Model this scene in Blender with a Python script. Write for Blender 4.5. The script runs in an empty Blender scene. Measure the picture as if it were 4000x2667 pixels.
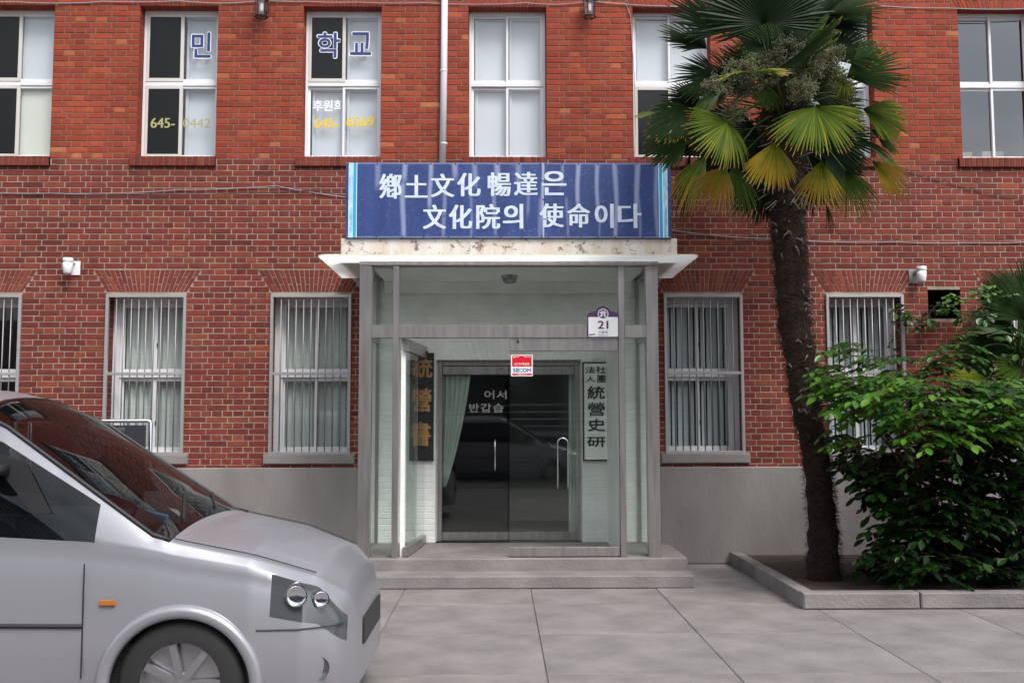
import bpy, math, random
from mathutils import Vector, Matrix, noise
random.seed(7)
R = math.radians
S = bpy.context.scene
col = S.collection
# ------------------------------------------------------------------ camera
F, DIST, EYE, HORIZON = 3889.0, 11.27, 1.6, 1641.0
cd = bpy.data.cameras.new('camera'); cam = bpy.data.objects.new('camera', cd); col.objects.link(cam)
cd.sensor_width = 36; cd.lens = 36 * F / 4000; cd.clip_end = 500; cd.clip_start = 0.1
PITCH = math.atan((HORIZON - 1333.5) / F)
CM = (Matrix.Rotation(-R(0.75), 4, 'Z') @ Matrix.Rotation(math.pi / 2 + PITCH, 4, 'X') @ Matrix.Rotation(-0.0018, 4, 'Z'))
CM = Matrix.Translation((0, -DIST, EYE)) @ CM
cam.matrix_world = CM
S.camera = cam
# ------------------------------------------------------------------ world, sun, exposure
SUN_EL, SUN_AZ = R(52), R(148)           # azimuth measured from north (+y) clockwise: from the right, in front of the wall
w = bpy.data.worlds.new('World'); S.world = w; w.use_nodes = True
nt = w.node_tree; nd = nt.nodes; lk = nt.links; nd.clear()
sky = nd.new('ShaderNodeTexSky'); sky.sky_type = 'NISHITA'; sky.sun_disc = False
sky.sun_elevation = SUN_EL; sky.sun_rotation = SUN_AZ; sky.dust_density = 4; sky.air_density = 1.2
hs = nd.new('ShaderNodeHueSaturation'); hs.inputs['Saturation'].default_value = 0.25; hs.inputs['Value'].default_value = 1.0
tc = nd.new('ShaderNodeTexCoord'); mp = nd.new('ShaderNodeMapping'); mp.inputs['Scale'].default_value = (1.2, 1.2, 3.2)
cn = nd.new('ShaderNodeTexNoise'); cn.inputs['Scale'].default_value = 1.7; cn.inputs['Detail'].default_value = 5
cr = nd.new('ShaderNodeValToRGB'); cr.color_ramp.elements[0].position = .35; cr.color_ramp.elements[1].position = .7
cr.color_ramp.elements[0].color = (.72, .78, .88, 1); cr.color_ramp.elements[1].color = (1.45, 1.42, 1.4, 1)
mx = nd.new('ShaderNodeMix'); mx.data_type = 'RGBA'; mx.blend_type = 'MULTIPLY'; mx.inputs[0].default_value = 1
bg = nd.new('ShaderNodeBackground'); bg.inputs['Strength'].default_value = 0.135
wo = nd.new('ShaderNodeOutputWorld')
lk.new(sky.outputs[0], hs.inputs['Color']); lk.new(tc.outputs['Generated'], mp.inputs[0]); lk.new(mp.outputs[0], cn.inputs['Vector'])
lk.new(cn.outputs[0], cr.inputs[0]); lk.new(hs.outputs[0], mx.inputs[6]); lk.new(cr.outputs[0], mx.inputs[7])
lk.new(mx.outputs[2], bg.inputs[0]); lk.new(bg.outputs[0], wo.inputs[0])
sd = bpy.data.lights.new('sun', 'SUN'); sd.energy = 1.5; sd.angle = R(20); sd.color = (1, .96, .9)
so = bpy.data.objects.new('sun', sd); col.objects.link(so)
sdir = Vector((math.sin(SUN_AZ) * math.cos(SUN_EL), math.cos(SUN_AZ) * math.cos(SUN_EL), math.sin(SUN_EL)))
so.rotation_euler = sdir.to_track_quat('Z', 'Y').to_euler()
S.view_settings.view_transform = 'Standard'; S.view_settings.look = 'None'
S.view_settings.gamma = 1; S.view_settings.use_curve_mapping = False
S.view_settings.exposure = 0.56
# ------------------------------------------------------------------ helpers
CR = CM.to_3x3(); CL = CM.to_translation()
def P(px, py, Y=0.0):
    """point of the plane y=Y that the photograph shows at (px, py)"""
    d = CR @ Vector(((px - 2000) / F, (1333.5 - py) / F, -1))
    t = (Y - CL.y) / d.y
    return CL + d * t
def PX(px, py, Y=0.0): return P(px, py, Y).x
def PZ(px, py, Y=0.0): return P(px, py, Y).z
def nn(m, t, **kw):
    n = m.node_tree.nodes.new(t)
    for k, v in kw.items(): n.inputs[k].default_value = v
    return n
def mat(name, c=(.5, .5, .5), rough=.6, metal=0, spec=.5, bump=0, bscale=40, var=0, vscale=6, c2=None, stretch=(1, 1, 1), tr=0, det=4):
    m = bpy.data.materials.new(name); m.use_nodes = True
    L = m.node_tree.links; b = m.node_tree.nodes['Principled BSDF']
    b.inputs['Base Color'].default_value = (*c, 1); b.inputs['Roughness'].default_value = rough
    b.inputs['Metallic'].default_value = metal; b.inputs['Specular IOR Level'].default_value = spec
    if tr: b.inputs['Transmission Weight'].default_value = tr
    t = nn(m, 'ShaderNodeTexCoord'); mpn = nn(m, 'ShaderNodeMapping'); mpn.inputs['Scale'].default_value = stretch
    L.new(t.outputs['Object'], mpn.inputs[0])
    if var:
        n = nn(m, 'ShaderNodeTexNoise', Scale=vscale, Detail=det); r = nn(m, 'ShaderNodeValToRGB')
        r.color_ramp.elements[0].position = .5 - .18; r.color_ramp.elements[1].position = .5 + .18
        c2 = c2 or tuple(x * (1 - var) for x in c)
        r.color_ramp.elements[0].color = (*c2, 1); r.color_ramp.elements[1].color = (*c, 1)
        L.new(mpn.outputs[0], n.inputs['Vector']); L.new(n.outputs[0], r.inputs[0]); L.new(r.outputs[0], b.inputs['Base Color'])
    if bump:
        n2 = nn(m, 'ShaderNodeTexNoise', Scale=bscale, Detail=5); bp = nn(m, 'ShaderNodeBump', Strength=bump, Distance=.01)
        L.new(mpn.outputs[0], n2.inputs['Vector']); L.new(n2.outputs[0], bp.inputs['Height']); L.new(bp.outputs[0], b.inputs['Normal'])
    return m
def glass(name, tint=(.9, .95, .93), refl=.06, rough=.0, dirt=0, ior=1.5):
    m = bpy.data.materials.new(name); m.use_nodes = True; N = m.node_tree.nodes; L = m.node_tree.links; N.clear()
    o = N.new('ShaderNodeOutputMaterial'); mixs = N.new('ShaderNodeMixShader'); tr = N.new('ShaderNodeBsdfTransparent')
    gl = N.new('ShaderNodeBsdfGlossy'); fr = N.new('ShaderNodeFresnel'); fr.inputs['IOR'].default_value = ior
    ad = N.new('ShaderNodeMath'); ad.operation = 'ADD'; ad.inputs[1].default_value = refl; ad.use_clamp = True
    tr.inputs[0].default_value = (*tint, 1); gl.inputs['Roughness'].default_value = rough
    ge = N.new('ShaderNodeNewGeometry'); iv = N.new('ShaderNodeMath'); iv.operation = 'SUBTRACT'; iv.inputs[0].default_value = 1; L.new(ge.outputs['Backfacing'], iv.inputs[1])
    ml_ = N.new('ShaderNodeMath'); ml_.operation = 'MULTIPLY'; L.new(fr.outputs[0], ad.inputs[0]); L.new(ad.outputs[0], ml_.inputs[0]); L.new(iv.outputs[0], ml_.inputs[1]); L.new(ml_.outputs[0], mixs.inputs[0]); L.new(tr.outputs[0], mixs.inputs[1]); L.new(gl.outputs[0], mixs.inputs[2])
    last = mixs
    if dirt:
        df = N.new('ShaderNodeBsdfDiffuse'); df.inputs[0].default_value = (.5, .54, .52, 1); m2 = N.new('ShaderNodeMixShader')
        no = N.new('ShaderNodeTexNoise'); no.inputs['Scale'].default_value = 5; no.inputs['Detail'].default_value = 8
        mu = N.new('ShaderNodeMath'); mu.operation = 'MULTIPLY'; mu.inputs[1].default_value = dirt
        t = N.new('ShaderNodeTexCoord'); L.new(t.outputs['Object'], no.inputs['Vector'])
        L.new(no.outputs[0], mu.inputs[0]); L.new(mu.outputs[0], m2.inputs[0]); L.new(mixs.outputs[0], m2.inputs[1]); L.new(df.outputs[0], m2.inputs[2]); last = m2
    L.new(last.outputs[0], o.inputs[0])
    return m
class MB:
    def __init__(s): s.v = []; s.f = []; s.c = []; s.m = []; s.cur = (1, 1, 1, 1); s.mi = 0
    def face(s, idx): s.f.append(idx); s.c.append(s.cur); s.m.append(s.mi)
    def poly(s, pts):
        n = len(s.v); s.v += [tuple(p) for p in pts]; s.face(tuple(range(n, n + len(pts)))); return s
    def box(s, x0, x1, y0, y1, z0, z1, M=None):
        if x0 > x1: x0, x1 = x1, x0
        if y0 > y1: y0, y1 = y1, y0
        if z0 > z1: z0, z1 = z1, z0
        n = len(s.v)
        ps = [(x0, y0, z0), (x1, y0, z0), (x1, y1, z0), (x0, y1, z0), (x0, y0, z1), (x1, y0, z1), (x1, y1, z1), (x0, y1, z1)]
        if M: ps = [tuple(M @ Vector(p)) for p in ps]
        s.v += ps
        for f in ((0, 3, 2, 1), (4, 5, 6, 7), (0, 1, 5, 4), (1, 2, 6, 5), (2, 3, 7, 6), (3, 0, 4, 7)): s.face(tuple(n + i for i in f))
        return s
    def bbox(s, x0, x1, y0, y1, z0, z1, b=.003):
        """box with chamfered front edges"""
        n = len(s.v)
        s.v += [(x0, y1, z0), (x1, y1, z0), (x1, y1, z1), (x0, y1, z1), (x0, y0 + b, z0), (x1, y0 + b, z0), (x1, y0 + b, z1), (x0, y0 + b, z1),
                (x0 + b, y0, z0 + b), (x1 - b, y0, z0 + b), (x1 - b, y0, z1 - b), (x0 + b, y0, z1 - b)]
        for i in range(4):
            j = (i + 1) % 4
            s.face((n + i, n + 4 + i, n + 4 + j, n + j)[::-1]); s.face((n + 4 + i, n + 8 + i, n + 8 + j, n + 4 + j)[::-1])
        s.face((n + 8, n + 9, n + 10, n + 11)); s.face((n + 3, n + 2, n + 1, n))
        return s
    def tube(s, pts, r, seg=8, caps=True):
        pts = [Vector(p) for p in pts]; rr = r if isinstance(r, (list, tuple)) else [r] * len(pts)
        n0 = len(s.v)
        up = None
        for i, p in enumerate(pts):
            t = (pts[min(i + 1, len(pts) - 1)] - pts[max(i - 1, 0)]).normalized()
            if up is None: up = Vector((0, 0, 1)) if abs(t.z) < .9 else Vector((1, 0, 0))
            a = t.cross(up).normalized(); b = t.cross(a).normalized(); up = -b if b.dot(up) < 0 else b
            a = t.cross(up).normalized(); b = up
            for k in range(seg):
                an = 2 * math.pi * k / seg; s.v.append(tuple(p + a * (math.cos(an) * rr[i]) + b * (math.sin(an) * rr[i])))
        for i in range(len(pts) - 1):
            for k in range(seg):
                j = (k + 1) % seg; s.face((n0 + i * seg + k, n0 + i * seg + j, n0 + (i + 1) * seg + j, n0 + (i + 1) * seg + k))
        if caps: s.face(tuple(n0 + k for k in range(seg))[::-1]); s.face(tuple(n0 + (len(pts) - 1) * seg + k for k in range(seg)))
        return s
    def lathe(s, prof, c, seg=20, axis='z'):
        n0 = len(s.v)
        for r, h in prof:
            for k in range(seg):
                a = 2 * math.pi * k / seg; x, y = r * math.cos(a), r * math.sin(a)
                s.v.append((c[0] + x, c[1] + y, c[2] + h) if axis == 'z' else (c[0] + x, c[1] + h, c[2] + y))
        for i in range(len(prof) - 1):
            for k in range(seg):
                j = (k + 1) % seg; f = (n0 + i * seg + k, n0 + i * seg + j, n0 + (i + 1) * seg + j, n0 + (i + 1) * seg + k)
                s.face(f if axis == 'z' else f[::-1])
        return s
    def mesh(s, name, mats, smooth=False):
        me = bpy.data.meshes.new(name); me.from_pydata(s.v, [], s.f)
        ca = me.color_attributes.new('tone', 'FLOAT_COLOR', 'CORNER')
        vals = []
        for f, c in zip(s.f, s.c): vals += list(c) * len(f)
        ca.data.foreach_set('color', vals)
        mats = mats if isinstance(mats, (list, tuple)) else [mats]
        for m in mats: me.materials.append(m)
        me.polygons.foreach_set('material_index', s.m)
        if smooth: me.polygons.foreach_set('use_smooth', [True] * len(s.f))
        me.update(); return me
    def build(s, name, mats, parent=None, smooth=False, loc=None):
        o = bpy.data.objects.new(name, s.mesh(name, mats, smooth)); col.objects.link(o)
        if parent: o.parent = parent
        if loc: o.location = loc
        return o
def tag(o, label=None, cat=None, group=None, kind=None):
    if label: o['label'] = label
    if cat: o['category'] = cat
    if group: o['group'] = group
    if kind: o['kind'] = kind
    return o
def empty(name, loc=(0, 0, 0), label=None, cat=None, group=None):
    o = bpy.data.objects.new(name, None); col.objects.link(o); o.location = loc; o.empty_display_size = .1
    return tag(o, label, cat, group)
def root_at(o, loc):
    """put the thing's origin at loc while its parts keep their places"""
    loc = Vector(loc); o.location = loc
    for ch in [c for c in bpy.data.objects if c.parent == o]: ch.location = Vector(ch.location) - loc
    return o
_txt = {}
def glyph(ch, bold):
    k = (ch, bold)
    if k not in _txt:
        cu = bpy.data.curves.new('t', 'FONT'); cu.body = ch; cu.size = 1; cu.resolution_u = 3
        o = bpy.data.objects.new('t', cu); col.objects.link(o)
        me = bpy.data.meshes.new_from_object(o.evaluated_get(bpy.context.evaluated_depsgraph_get()))
        vs = [(v.co.x, v.co.y) for v in me.vertices]; fs = [tuple(p.vertices) for p in me.polygons]
        bpy.data.objects.remove(o); bpy.data.curves.remove(cu); bpy.data.meshes.remove(me)
        _txt[k] = (vs, fs)
    return _txt[k]
def text(mb, body, x0, x1, z0, z1, y, bold=.01, heavy=0, clipx=None, mirror=False, M=None):
    """lettering fitted into a rectangle; bold thickens every stroke, heavy the upright strokes only"""
    vs, fs = glyph(body, 0)
    a0 = min(v[0] for v in vs); a1 = max(v[0] for v in vs); b0 = min(v[1] for v in vs); b1 = max(v[1] for v in vs)
    e = bold * (z1 - z0) * .8
    shifts = [(e * math.cos(k * math.pi / 4), e * math.sin(k * math.pi / 4)) for k in range(8)] if e > 0 else [(0, 0)]
    if heavy: shifts = [(h_ * heavy / 2 + sx, sz) for h_ in (-1, -.33, .33, 1) for sx, sz in ((0, -e * .5), (0, e * .5))]
    X0 = x0 + heavy / 2 + e; X1 = x1 - heavy / 2 - e; Z0_ = z0 + e; Z1_ = z1 - e
    for i, (sx, sz) in enumerate(shifts):
        n = len(mb.v)
        for a, b in vs:
            x = X0 + (a - a0) / (a1 - a0) * (X1 - X0) + sx
            if mirror: x = x0 + x1 - x
            if clipx: x = max(clipx[0], min(clipx[1], x))
            p = Vector((x, y - i * .00015, Z0_ + (b - b0) / (b1 - b0) * (Z1_ - Z0_) + sz))
            if M: p = M @ p
            mb.v.append(tuple(p))
        for f in fs: mb.face(tuple(n + q for q in f))
def textpx(mb, body, px0, px1, py0, py1, Y, dy=.004, **kw):
    a = P(px0, py1, Y); b = P(px1, py0, Y)
    if 'clip' in kw:
        c = kw.pop('clip'); kw['clipx'] = (PX(c[0], py0, Y), PX(c[1], py0, Y))
    text(mb, body, a.x, b.x, a.z, b.z, Y - dy, **kw)
# ------------------------------------------------------------------ materials
def brick_mat():
    m = bpy.data.materials.new('brick'); m.use_nodes = True; L = m.node_tree.links; b = m.node_tree.nodes['Principled BSDF']
    at = nn(m, 'ShaderNodeAttribute'); at.attribute_name = 'tone'; sp = nn(m, 'ShaderNodeSeparateColor'); L.new(at.outputs['Color'], sp.inputs[0])
    oi = nn(m, 'ShaderNodeObjectInfo')
    ad = nn(m, 'ShaderNodeMath'); ad.operation = 'ADD'; fr = nn(m, 'ShaderNodeMath'); fr.operation = 'FRACT'
    L.new(sp.outputs[0], ad.inputs[0]); L.new(oi.outputs['Random'], ad.inputs[1]); L.new(ad.outputs[0], fr.inputs[0])
    r1 = nn(m, 'ShaderNodeValToRGB'); r2 = nn(m, 'ShaderNodeValToRGB')
    def ramp(r, cols):
        e = r.color_ramp.elements
        while len(e) > 1: e.remove(e[-1])
        e[0].position = cols[0][0]; e[0].color = (*cols[0][1], 1)
        for p, c in cols[1:]: q = e.new(p); q.color = (*c, 1)
    ramp(r1, [(0, (.215, .036, .020)), (.08, (.245, .042, .023)), (.5, (.275, .047, .025)), (.9, (.302, .053, .026)), (.98, (.36, .075, .031)), (1, (.42, .14, .06))])
    ramp(r2, [(0, (.118, .026, .021)), (.08, (.150, .031, .023)), (.5, (.178, .036, .025)), (.88, (.200, .041, .027)), (.97, (.20, .056, .030)), (1, (.26, .056, .030))])
    L.new(fr.outputs[0], r1.inputs[0]); L.new(fr.outputs[0], r2.inputs[0])
    mz = nn(m, 'ShaderNodeMix'); mz.data_type = 'RGBA'; L.new(sp.outputs[1], mz.inputs[0]); L.new(r2.outputs[0], mz.inputs[6]); L.new(r1.outputs[0], mz.inputs[7])
    g = nn(m, 'ShaderNodeNewGeometry')
    n = nn(m, 'ShaderNodeTexNoise', Scale=22, Detail=6, Roughness=.7); L.new(g.outputs['Position'], n.inputs['Vector'])
    n3 = nn(m, 'ShaderNodeTexNoise', Scale=.9, Detail=4); L.new(g.outputs['Position'], n3.inputs['Vector'])
    mr = nn(m, 'ShaderNodeMapRange'); mr.inputs[1].default_value = .3; mr.inputs[2].default_value = .7; mr.inputs[3].default_value = .78; mr.inputs[4].default_value = 1.2
    mr3 = nn(m, 'ShaderNodeMapRange'); mr3.inputs[1].default_value = .3; mr3.inputs[2].default_value = .7; mr3.inputs[3].default_value = .84; mr3.inputs[4].default_value = 1.14
    L.new(n.outputs[0], mr.inputs[0]); L.new(n3.outputs[0], mr3.inputs[0])
    mu = nn(m, 'ShaderNodeMath'); mu.operation = 'MULTIPLY'; L.new(mr.outputs[0], mu.inputs[0]); L.new(mr3.outputs[0], mu.inputs[1])
    mm = nn(m, 'ShaderNodeMix'); mm.data_type = 'RGBA'; mm.blend_type = 'MULTIPLY'; mm.inputs[0].default_value = 1
    L.new(mz.outputs[2], mm.inputs[6]); L.new(mu.outputs[0], mm.inputs[7])
    # mineral bloom: pale smears here and there
    n4 = nn(m, 'ShaderNodeTexNoise', Scale=3.1, Detail=7, Roughness=.65); L.new(g.outputs['Position'], n4.inputs['Vector'])
    mr4 = nn(m, 'ShaderNodeMapRange'); mr4.inputs[1].default_value = .56; mr4.inputs[2].default_value = .8; mr4.inputs[3].default_value = 0; mr4.inputs[4].default_value = .35
    L.new(n4.outputs[0], mr4.inputs[0])
    ml = nn(m, 'ShaderNodeMix'); ml.data_type = 'RGBA'; L.new(mr4.outputs[0], ml.inputs[0]); L.new(mm.outputs[2], ml.inputs[6]); ml.inputs[7].default_value = (.27, .12, .09, 1)
    L.new(ml.outputs[2], b.inputs['Base Color'])
    b.inputs['Roughness'].default_value = .85; b.inputs['Specular IOR Level'].default_value = .25
    bp = nn(m, 'ShaderNodeBump', Strength=.5, Distance=.004); n5 = nn(m, 'ShaderNodeTexNoise', Scale=70, Detail=5)
    L.new(g.outputs['Position'], n5.inputs['Vector']); L.new(n5.outputs[0], bp.inputs['Height']); L.new(bp.outputs[0], b.inputs['Normal'])
    return m
M_brick = brick_mat()
M_mortar_low = mat('mortar_pale', (.38, .30, .24), .95, bump=.5, bscale=90, var=.35, vscale=5)
M_mortar_up = mat('mortar_tan', (.23, .15, .105), .95, bump=.5, bscale=90, var=.35, vscale=7)
M_white = mat('white_aluminium', (.78, .78, .80), .38, var=.08, vscale=3)
M_cream = mat('cream_aluminium', (.62, .59, .55), .4, var=.08, vscale=3)
M_grille = mat('stainless_satin', (.50, .47, .46), .38, metal=.55, var=.12, vscale=4, stretch=(1, 1, .2))
M_bar = mat('steel_bar', (.30, .275, .27), .45, metal=.5)
M_steel = mat('brushed_steel', (.45, .425, .41), .33, metal=.8, var=.22, vscale=7, c2=(.33, .305, .30), stretch=(3, 3, .25), bump=.05, bscale=60)
M_chrome = mat('polished_steel', (.75, .76, .78), .12, metal=1)
M_glass = glass('window_glass', (.97, .985, .98), .05)
M_screen = glass('screen_cloth', (.30, .30, .31), .0, .3, dirt=0)
M_glassup = glass('upper_glass', (.97, .98, .98), .14)
M_glassbl = glass('blind_glass', (.98, .985, .985), .06)
M_glassg = glass('porch_glass', (.95, .975, .96), .02, dirt=.05)
M_doorglass = glass('door_glass', (.95, .975, .96), .04, dirt=.01)
M_canopy = mat('frosted_acrylic', (.84, .86, .84), .3, var=.05, vscale=2)
_n = M_canopy.node_tree; _t = _n.nodes.new('ShaderNodeBsdfTranslucent'); _t.inputs[0].default_value = (.97, .98, .97, 1); _m = _n.nodes.new('ShaderNodeMixShader'); _m.inputs[0].default_value = .82
_n.links.new(_n.nodes['Principled BSDF'].outputs[0], _m.inputs[1]); _n.links.new(_t.outputs[0], _m.inputs[2]); _n.links.new(_m.outputs[0], _n.nodes['Material Output'].inputs[0])
M_canopy_edge = mat('yellowed_edge', (.72, .68, .52), .4)
M_black = mat('black_gasket', (.012, .012, .014), .5)
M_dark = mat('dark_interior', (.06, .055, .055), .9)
M_room = mat('room_wall', (.22, .21, .20), .9)
M_paint = mat('painted_brick', (.86, .87, .83), .7, bump=.3, bscale=30, var=.14, vscale=4)
M_white_paint = mat('white_paint', (.88, .89, .86), .7, bump=.2, bscale=25, var=.1, vscale=3)
M_blind = mat('white_blind', (.60, .645, .69), .7, var=.06, vscale=1.5)
M_blindg = mat('cream_blind', (.66, .69, .61), .7, var=.05, vscale=1.5)
M_mesh = mat('grey_screen', (.16, .155, .16), .8, var=.2, vscale=2)
M_curt = mat('sheer_curtain', (.72, .76, .73), .8, var=.25, vscale=3, stretch=(6, 6, .3))
M_curtg = mat('green_curtain', (.58, .66, .60), .8, var=.1, vscale=3)
M_vblind = mat('vertical_blind', (.66, .73, .76), .7)
M_lampw = mat('white_plastic', (.80, .80, .82), .3)
M_galv = mat('weathered_plate', (.42, .41, .39), .6, var=.6, vscale=16, c2=(.12, .11, .10))
M_iron = mat('dark_iron', (.025, .018, .018), .45, bump=.3, bscale=50)
M_frost = mat('lamp_glass', (.55, .56, .62), .2)
M_pipe = mat('grey_pvc', (.66, .67, .73), .45, var=.1, vscale=3)
M_cable = mat('grey_cable', (.30, .30, .34), .5)
M_cabled = mat('dark_cable', (.05, .045, .05), .6)
M_navy = mat('navy_film', (.02, .045, .20), .5, var=.2, vscale=12)
M_wfilm = mat('white_film', (.90, .91, .93), .5)
M_yfilm = mat('yellow_film', (.80, .55, .01), .5)
M_yfade = mat('faded_yellow_film', (.38, .36, .17), .6)
M_letter = mat('grey_letter', (.42, .42, .40), .5)
M_plum = mat('plum_enamel', (.075, .028, .10), .35)
M_wenam = mat('white_enamel', (.80, .80, .81), .35)
M_red = mat('red_print', (.62, .004, .02), .4)
M_blue = mat('blue_print', (.01, .035, .30), .4)
M_teal = mat('teal_print', (.0, .42, .38), .4)
M_concrete = mat('concrete', (.25, .228, .222), .9, bump=.7, bscale=35, var=.36, vscale=2.4, det=12)
M_plinth = mat('cement_render', (.25, .228, .22), .9, bump=.6, bscale=25, var=.24, vscale=2.2, det=10, stretch=(1, 1, .5))
M_asphalt = mat('asphalt', (.055, .055, .056), .9, bump=.6, bscale=120, var=.25, vscale=4)
M_soil = mat('soil', (.05, .035, .025), 1, bump=1, bscale=40, var=.4)
M_woodblack = mat('charred_wood', (.012, .012, .014), .45, bump=.9, bscale=45, stretch=(1, 1, .35))
M_gold = mat('gold_paint', (.42, .22, .08), .5, var=.2, vscale=20)
M_board = mat('pale_board', (.90, .92, .87), .6, bump=.5, bscale=40)
M_boardframe = mat('red_brown_wood', (.045, .014, .012), .45)
M_ink = mat('black_ink', (.015, .015, .016), .5)
def foliage(name, ramp, spec=.4, rough=.45, trans=.25, stripe=0):
    m = bpy.data.materials.new(name); m.use_nodes = True; L = m.node_tree.links; b = m.node_tree.nodes['Principled BSDF']
    at = nn(m, 'ShaderNodeAttribute'); at.attribute_name = 'tone'; sp = nn(m, 'ShaderNodeSeparateColor'); L.new(at.outputs['Color'], sp.inputs[0])
    r = nn(m, 'ShaderNodeValToRGB'); e = r.color_ramp.elements
    while len(e) > 1: e.remove(e[-1])
    e[0].position = ramp[0][0]; e[0].color = (*ramp[0][1], 1)
    for p, c in ramp[1:]: q = e.new(p); q.color = (*c, 1)
    L.new(sp.outputs[0], r.inputs[0])
    oi = nn(m, 'ShaderNodeObjectInfo'); mr = nn(m, 'ShaderNodeMapRange'); mr.inputs[3].default_value = .75; mr.inputs[4].default_value = 1.25; L.new(oi.outputs['Random'], mr.inputs[0])
    mm = nn(m, 'ShaderNodeMix'); mm.data_type = 'RGBA'; mm.blend_type = 'MULTIPLY'; mm.inputs[0].default_value = 1
    L.new(r.outputs[0], mm.inputs[6]); L.new(mr.outputs[0], mm.inputs[7]); L.new(mm.outputs[2], b.inputs['Base Color'])
    b.inputs['Roughness'].default_value = rough; b.inputs['Specular IOR Level'].default_value = spec
    tl = nn(m, 'ShaderNodeBsdfTranslucent'); L.new(mm.outputs[2], tl.inputs[0]); ms = nn(m, 'ShaderNodeMixShader'); ms.inputs[0].default_value = trans
    o = m.node_tree.nodes['Material Output']; L.new(b.outputs[0], ms.inputs[1]); L.new(tl.outputs[0], ms.inputs[2]); L.new(ms.outputs[0], o.inputs[0])
    return m
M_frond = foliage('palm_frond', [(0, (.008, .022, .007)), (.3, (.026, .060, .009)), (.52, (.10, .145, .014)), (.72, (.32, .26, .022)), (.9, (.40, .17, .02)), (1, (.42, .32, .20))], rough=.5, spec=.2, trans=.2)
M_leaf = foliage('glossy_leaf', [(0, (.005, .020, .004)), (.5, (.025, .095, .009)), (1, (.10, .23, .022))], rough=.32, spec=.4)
M_berry = foliage('palm_fruit', [(0, (.055, .040, .012)), (.5, (.12, .125, .06)), (1, (.23, .25, .15))], rough=.6, trans=.05)
M_trunk = mat('fibrous_bark', (.030, .020, .015), 1, bump=1, bscale=60, var=.6, vscale=14)
M_fibre = foliage('bark_fibre', [(0, (.012, .007, .005)), (.6, (.045, .026, .018)), (1, (.095, .066, .05))], rough=.9, spec=.1, trans=.05)
M_stub = mat('old_leaf_base', (.12, .105, .10), .8, var=.5, vscale=18)
M_twig = mat('twig', (.09, .055, .035), .8)

# ------------------------------------------------------------------ ground (structure)
def struct(o): o['kind'] = 'structure'; return o
struct(MB().poly([(-60, -60, -.06), (60, -60, -.06), (60, 60, -.06), (-60, 60, -.06)]).build('ground', M_asphalt))
pave = struct(MB().box(-40, 40, -14.2, 0.3, -.05, -.012).build('pavement', mat('joint_sand', (.12, .11, .10), 1)))
_ps = {}
for ix in range(-9, 10):
    for iy in range(0, 10):
        x0, y0 = ix * 1.2 + .3, -.02 - 1.2 * (iy + 1)
        k = random.randrange(5)
        if k not in _ps:
            mb = MB(); n_ = .5975; e_ = .004; mb.v += [(-n_, -n_, -.012), (n_, -n_, -.012), (n_, n_, -.012), (-n_, n_, -.012), (-n_, -n_, -e_), (n_, -n_, -e_), (n_, n_, -e_), (-n_, n_, -e_), (-n_ + e_, -n_ + e_, 0), (n_ - e_, -n_ + e_, 0), (n_ - e_, n_ - e_, 0), (-n_ + e_, n_ - e_, 0)]
            for i in range(4):
                j = (i + 1) % 4; mb.face((i, j, 4 + j, 4 + i)); mb.face((4 + i, 4 + j, 8 + j, 8 + i))
            mb.face((8, 9, 10, 11)); _ps[k] = mb.mesh('paving_slab', M_concrete)
        o = bpy.data.objects.new('paving_slab', _ps[k]); col.objects.link(o); o.parent = pave; o.location = (x0 + .6, y0 + .6, random.uniform(-.002, .0)); o.rotation_euler.z = random.randrange(4) * math.pi / 2
struct(MB().poly([(-40, -21, -.055), (40, -21, -.055), (40, -14.2, -.055), (-40, -14.2, -.055)]).build('road', M_asphalt))

# ------------------------------------------------------------------ the brick building
bld = empty('brick_building', (0, 0, 0), 'long two storey red brick building with white sliding windows and flat brick arches', 'building')
CH = .067; ST = .2385; JT = .010
Z0 = PZ(1000, 1050.5)                         # bottom of a stretcher course, top line of the lower arches
def zc(k): return Z0 + k * CH
KUP = 19
upx = [50.5, 693.5, 1335.5, 1982, 2625, 3262, 3900]
up_cx = [PX(x, 320) for x in upx]; UW = .905
UZ1 = (PZ(700, 26) + PZ(1980, 27)) / 2; UZ0 = PZ(1500, 613)
lowm = [(-76 - 165, 78 + 0), (408, 724), (1054, 1371), (2595, 2904), (3231, 3536), (3870, 4180)]
low_x = []
for a, b in lowm:
    b2 = PX(b, 1450); low_x.append(((b2 - .915) if a < 0 else PX(a, 1450), b2))
LZ1 = PZ(1000, 1151); LZ0 = PZ(1300, 1775)
NX = [(PX(3625, 1190), PX(3752, 1190))]; NZ = (PZ(3600, 1245), PZ(3600, 1131))
DOOR = (PX(1704, 1500), PX(2270, 1500), 0.24, PZ(1985, 1405))        # recessed doorway behind the porch
PLZ = LZ0 - 2 * CH - .01
WL, WR, WT = -7.6, 7.6, UZ1 + .95
openings = [(cx - UW / 2, cx + UW / 2, UZ0, UZ1, .16) for cx in up_cx] + [(a, b, LZ0, LZ1, .27) for a, b in low_x] + [(NX[0][0], NX[0][1], NZ[0], NZ[1], .5)]
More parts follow.
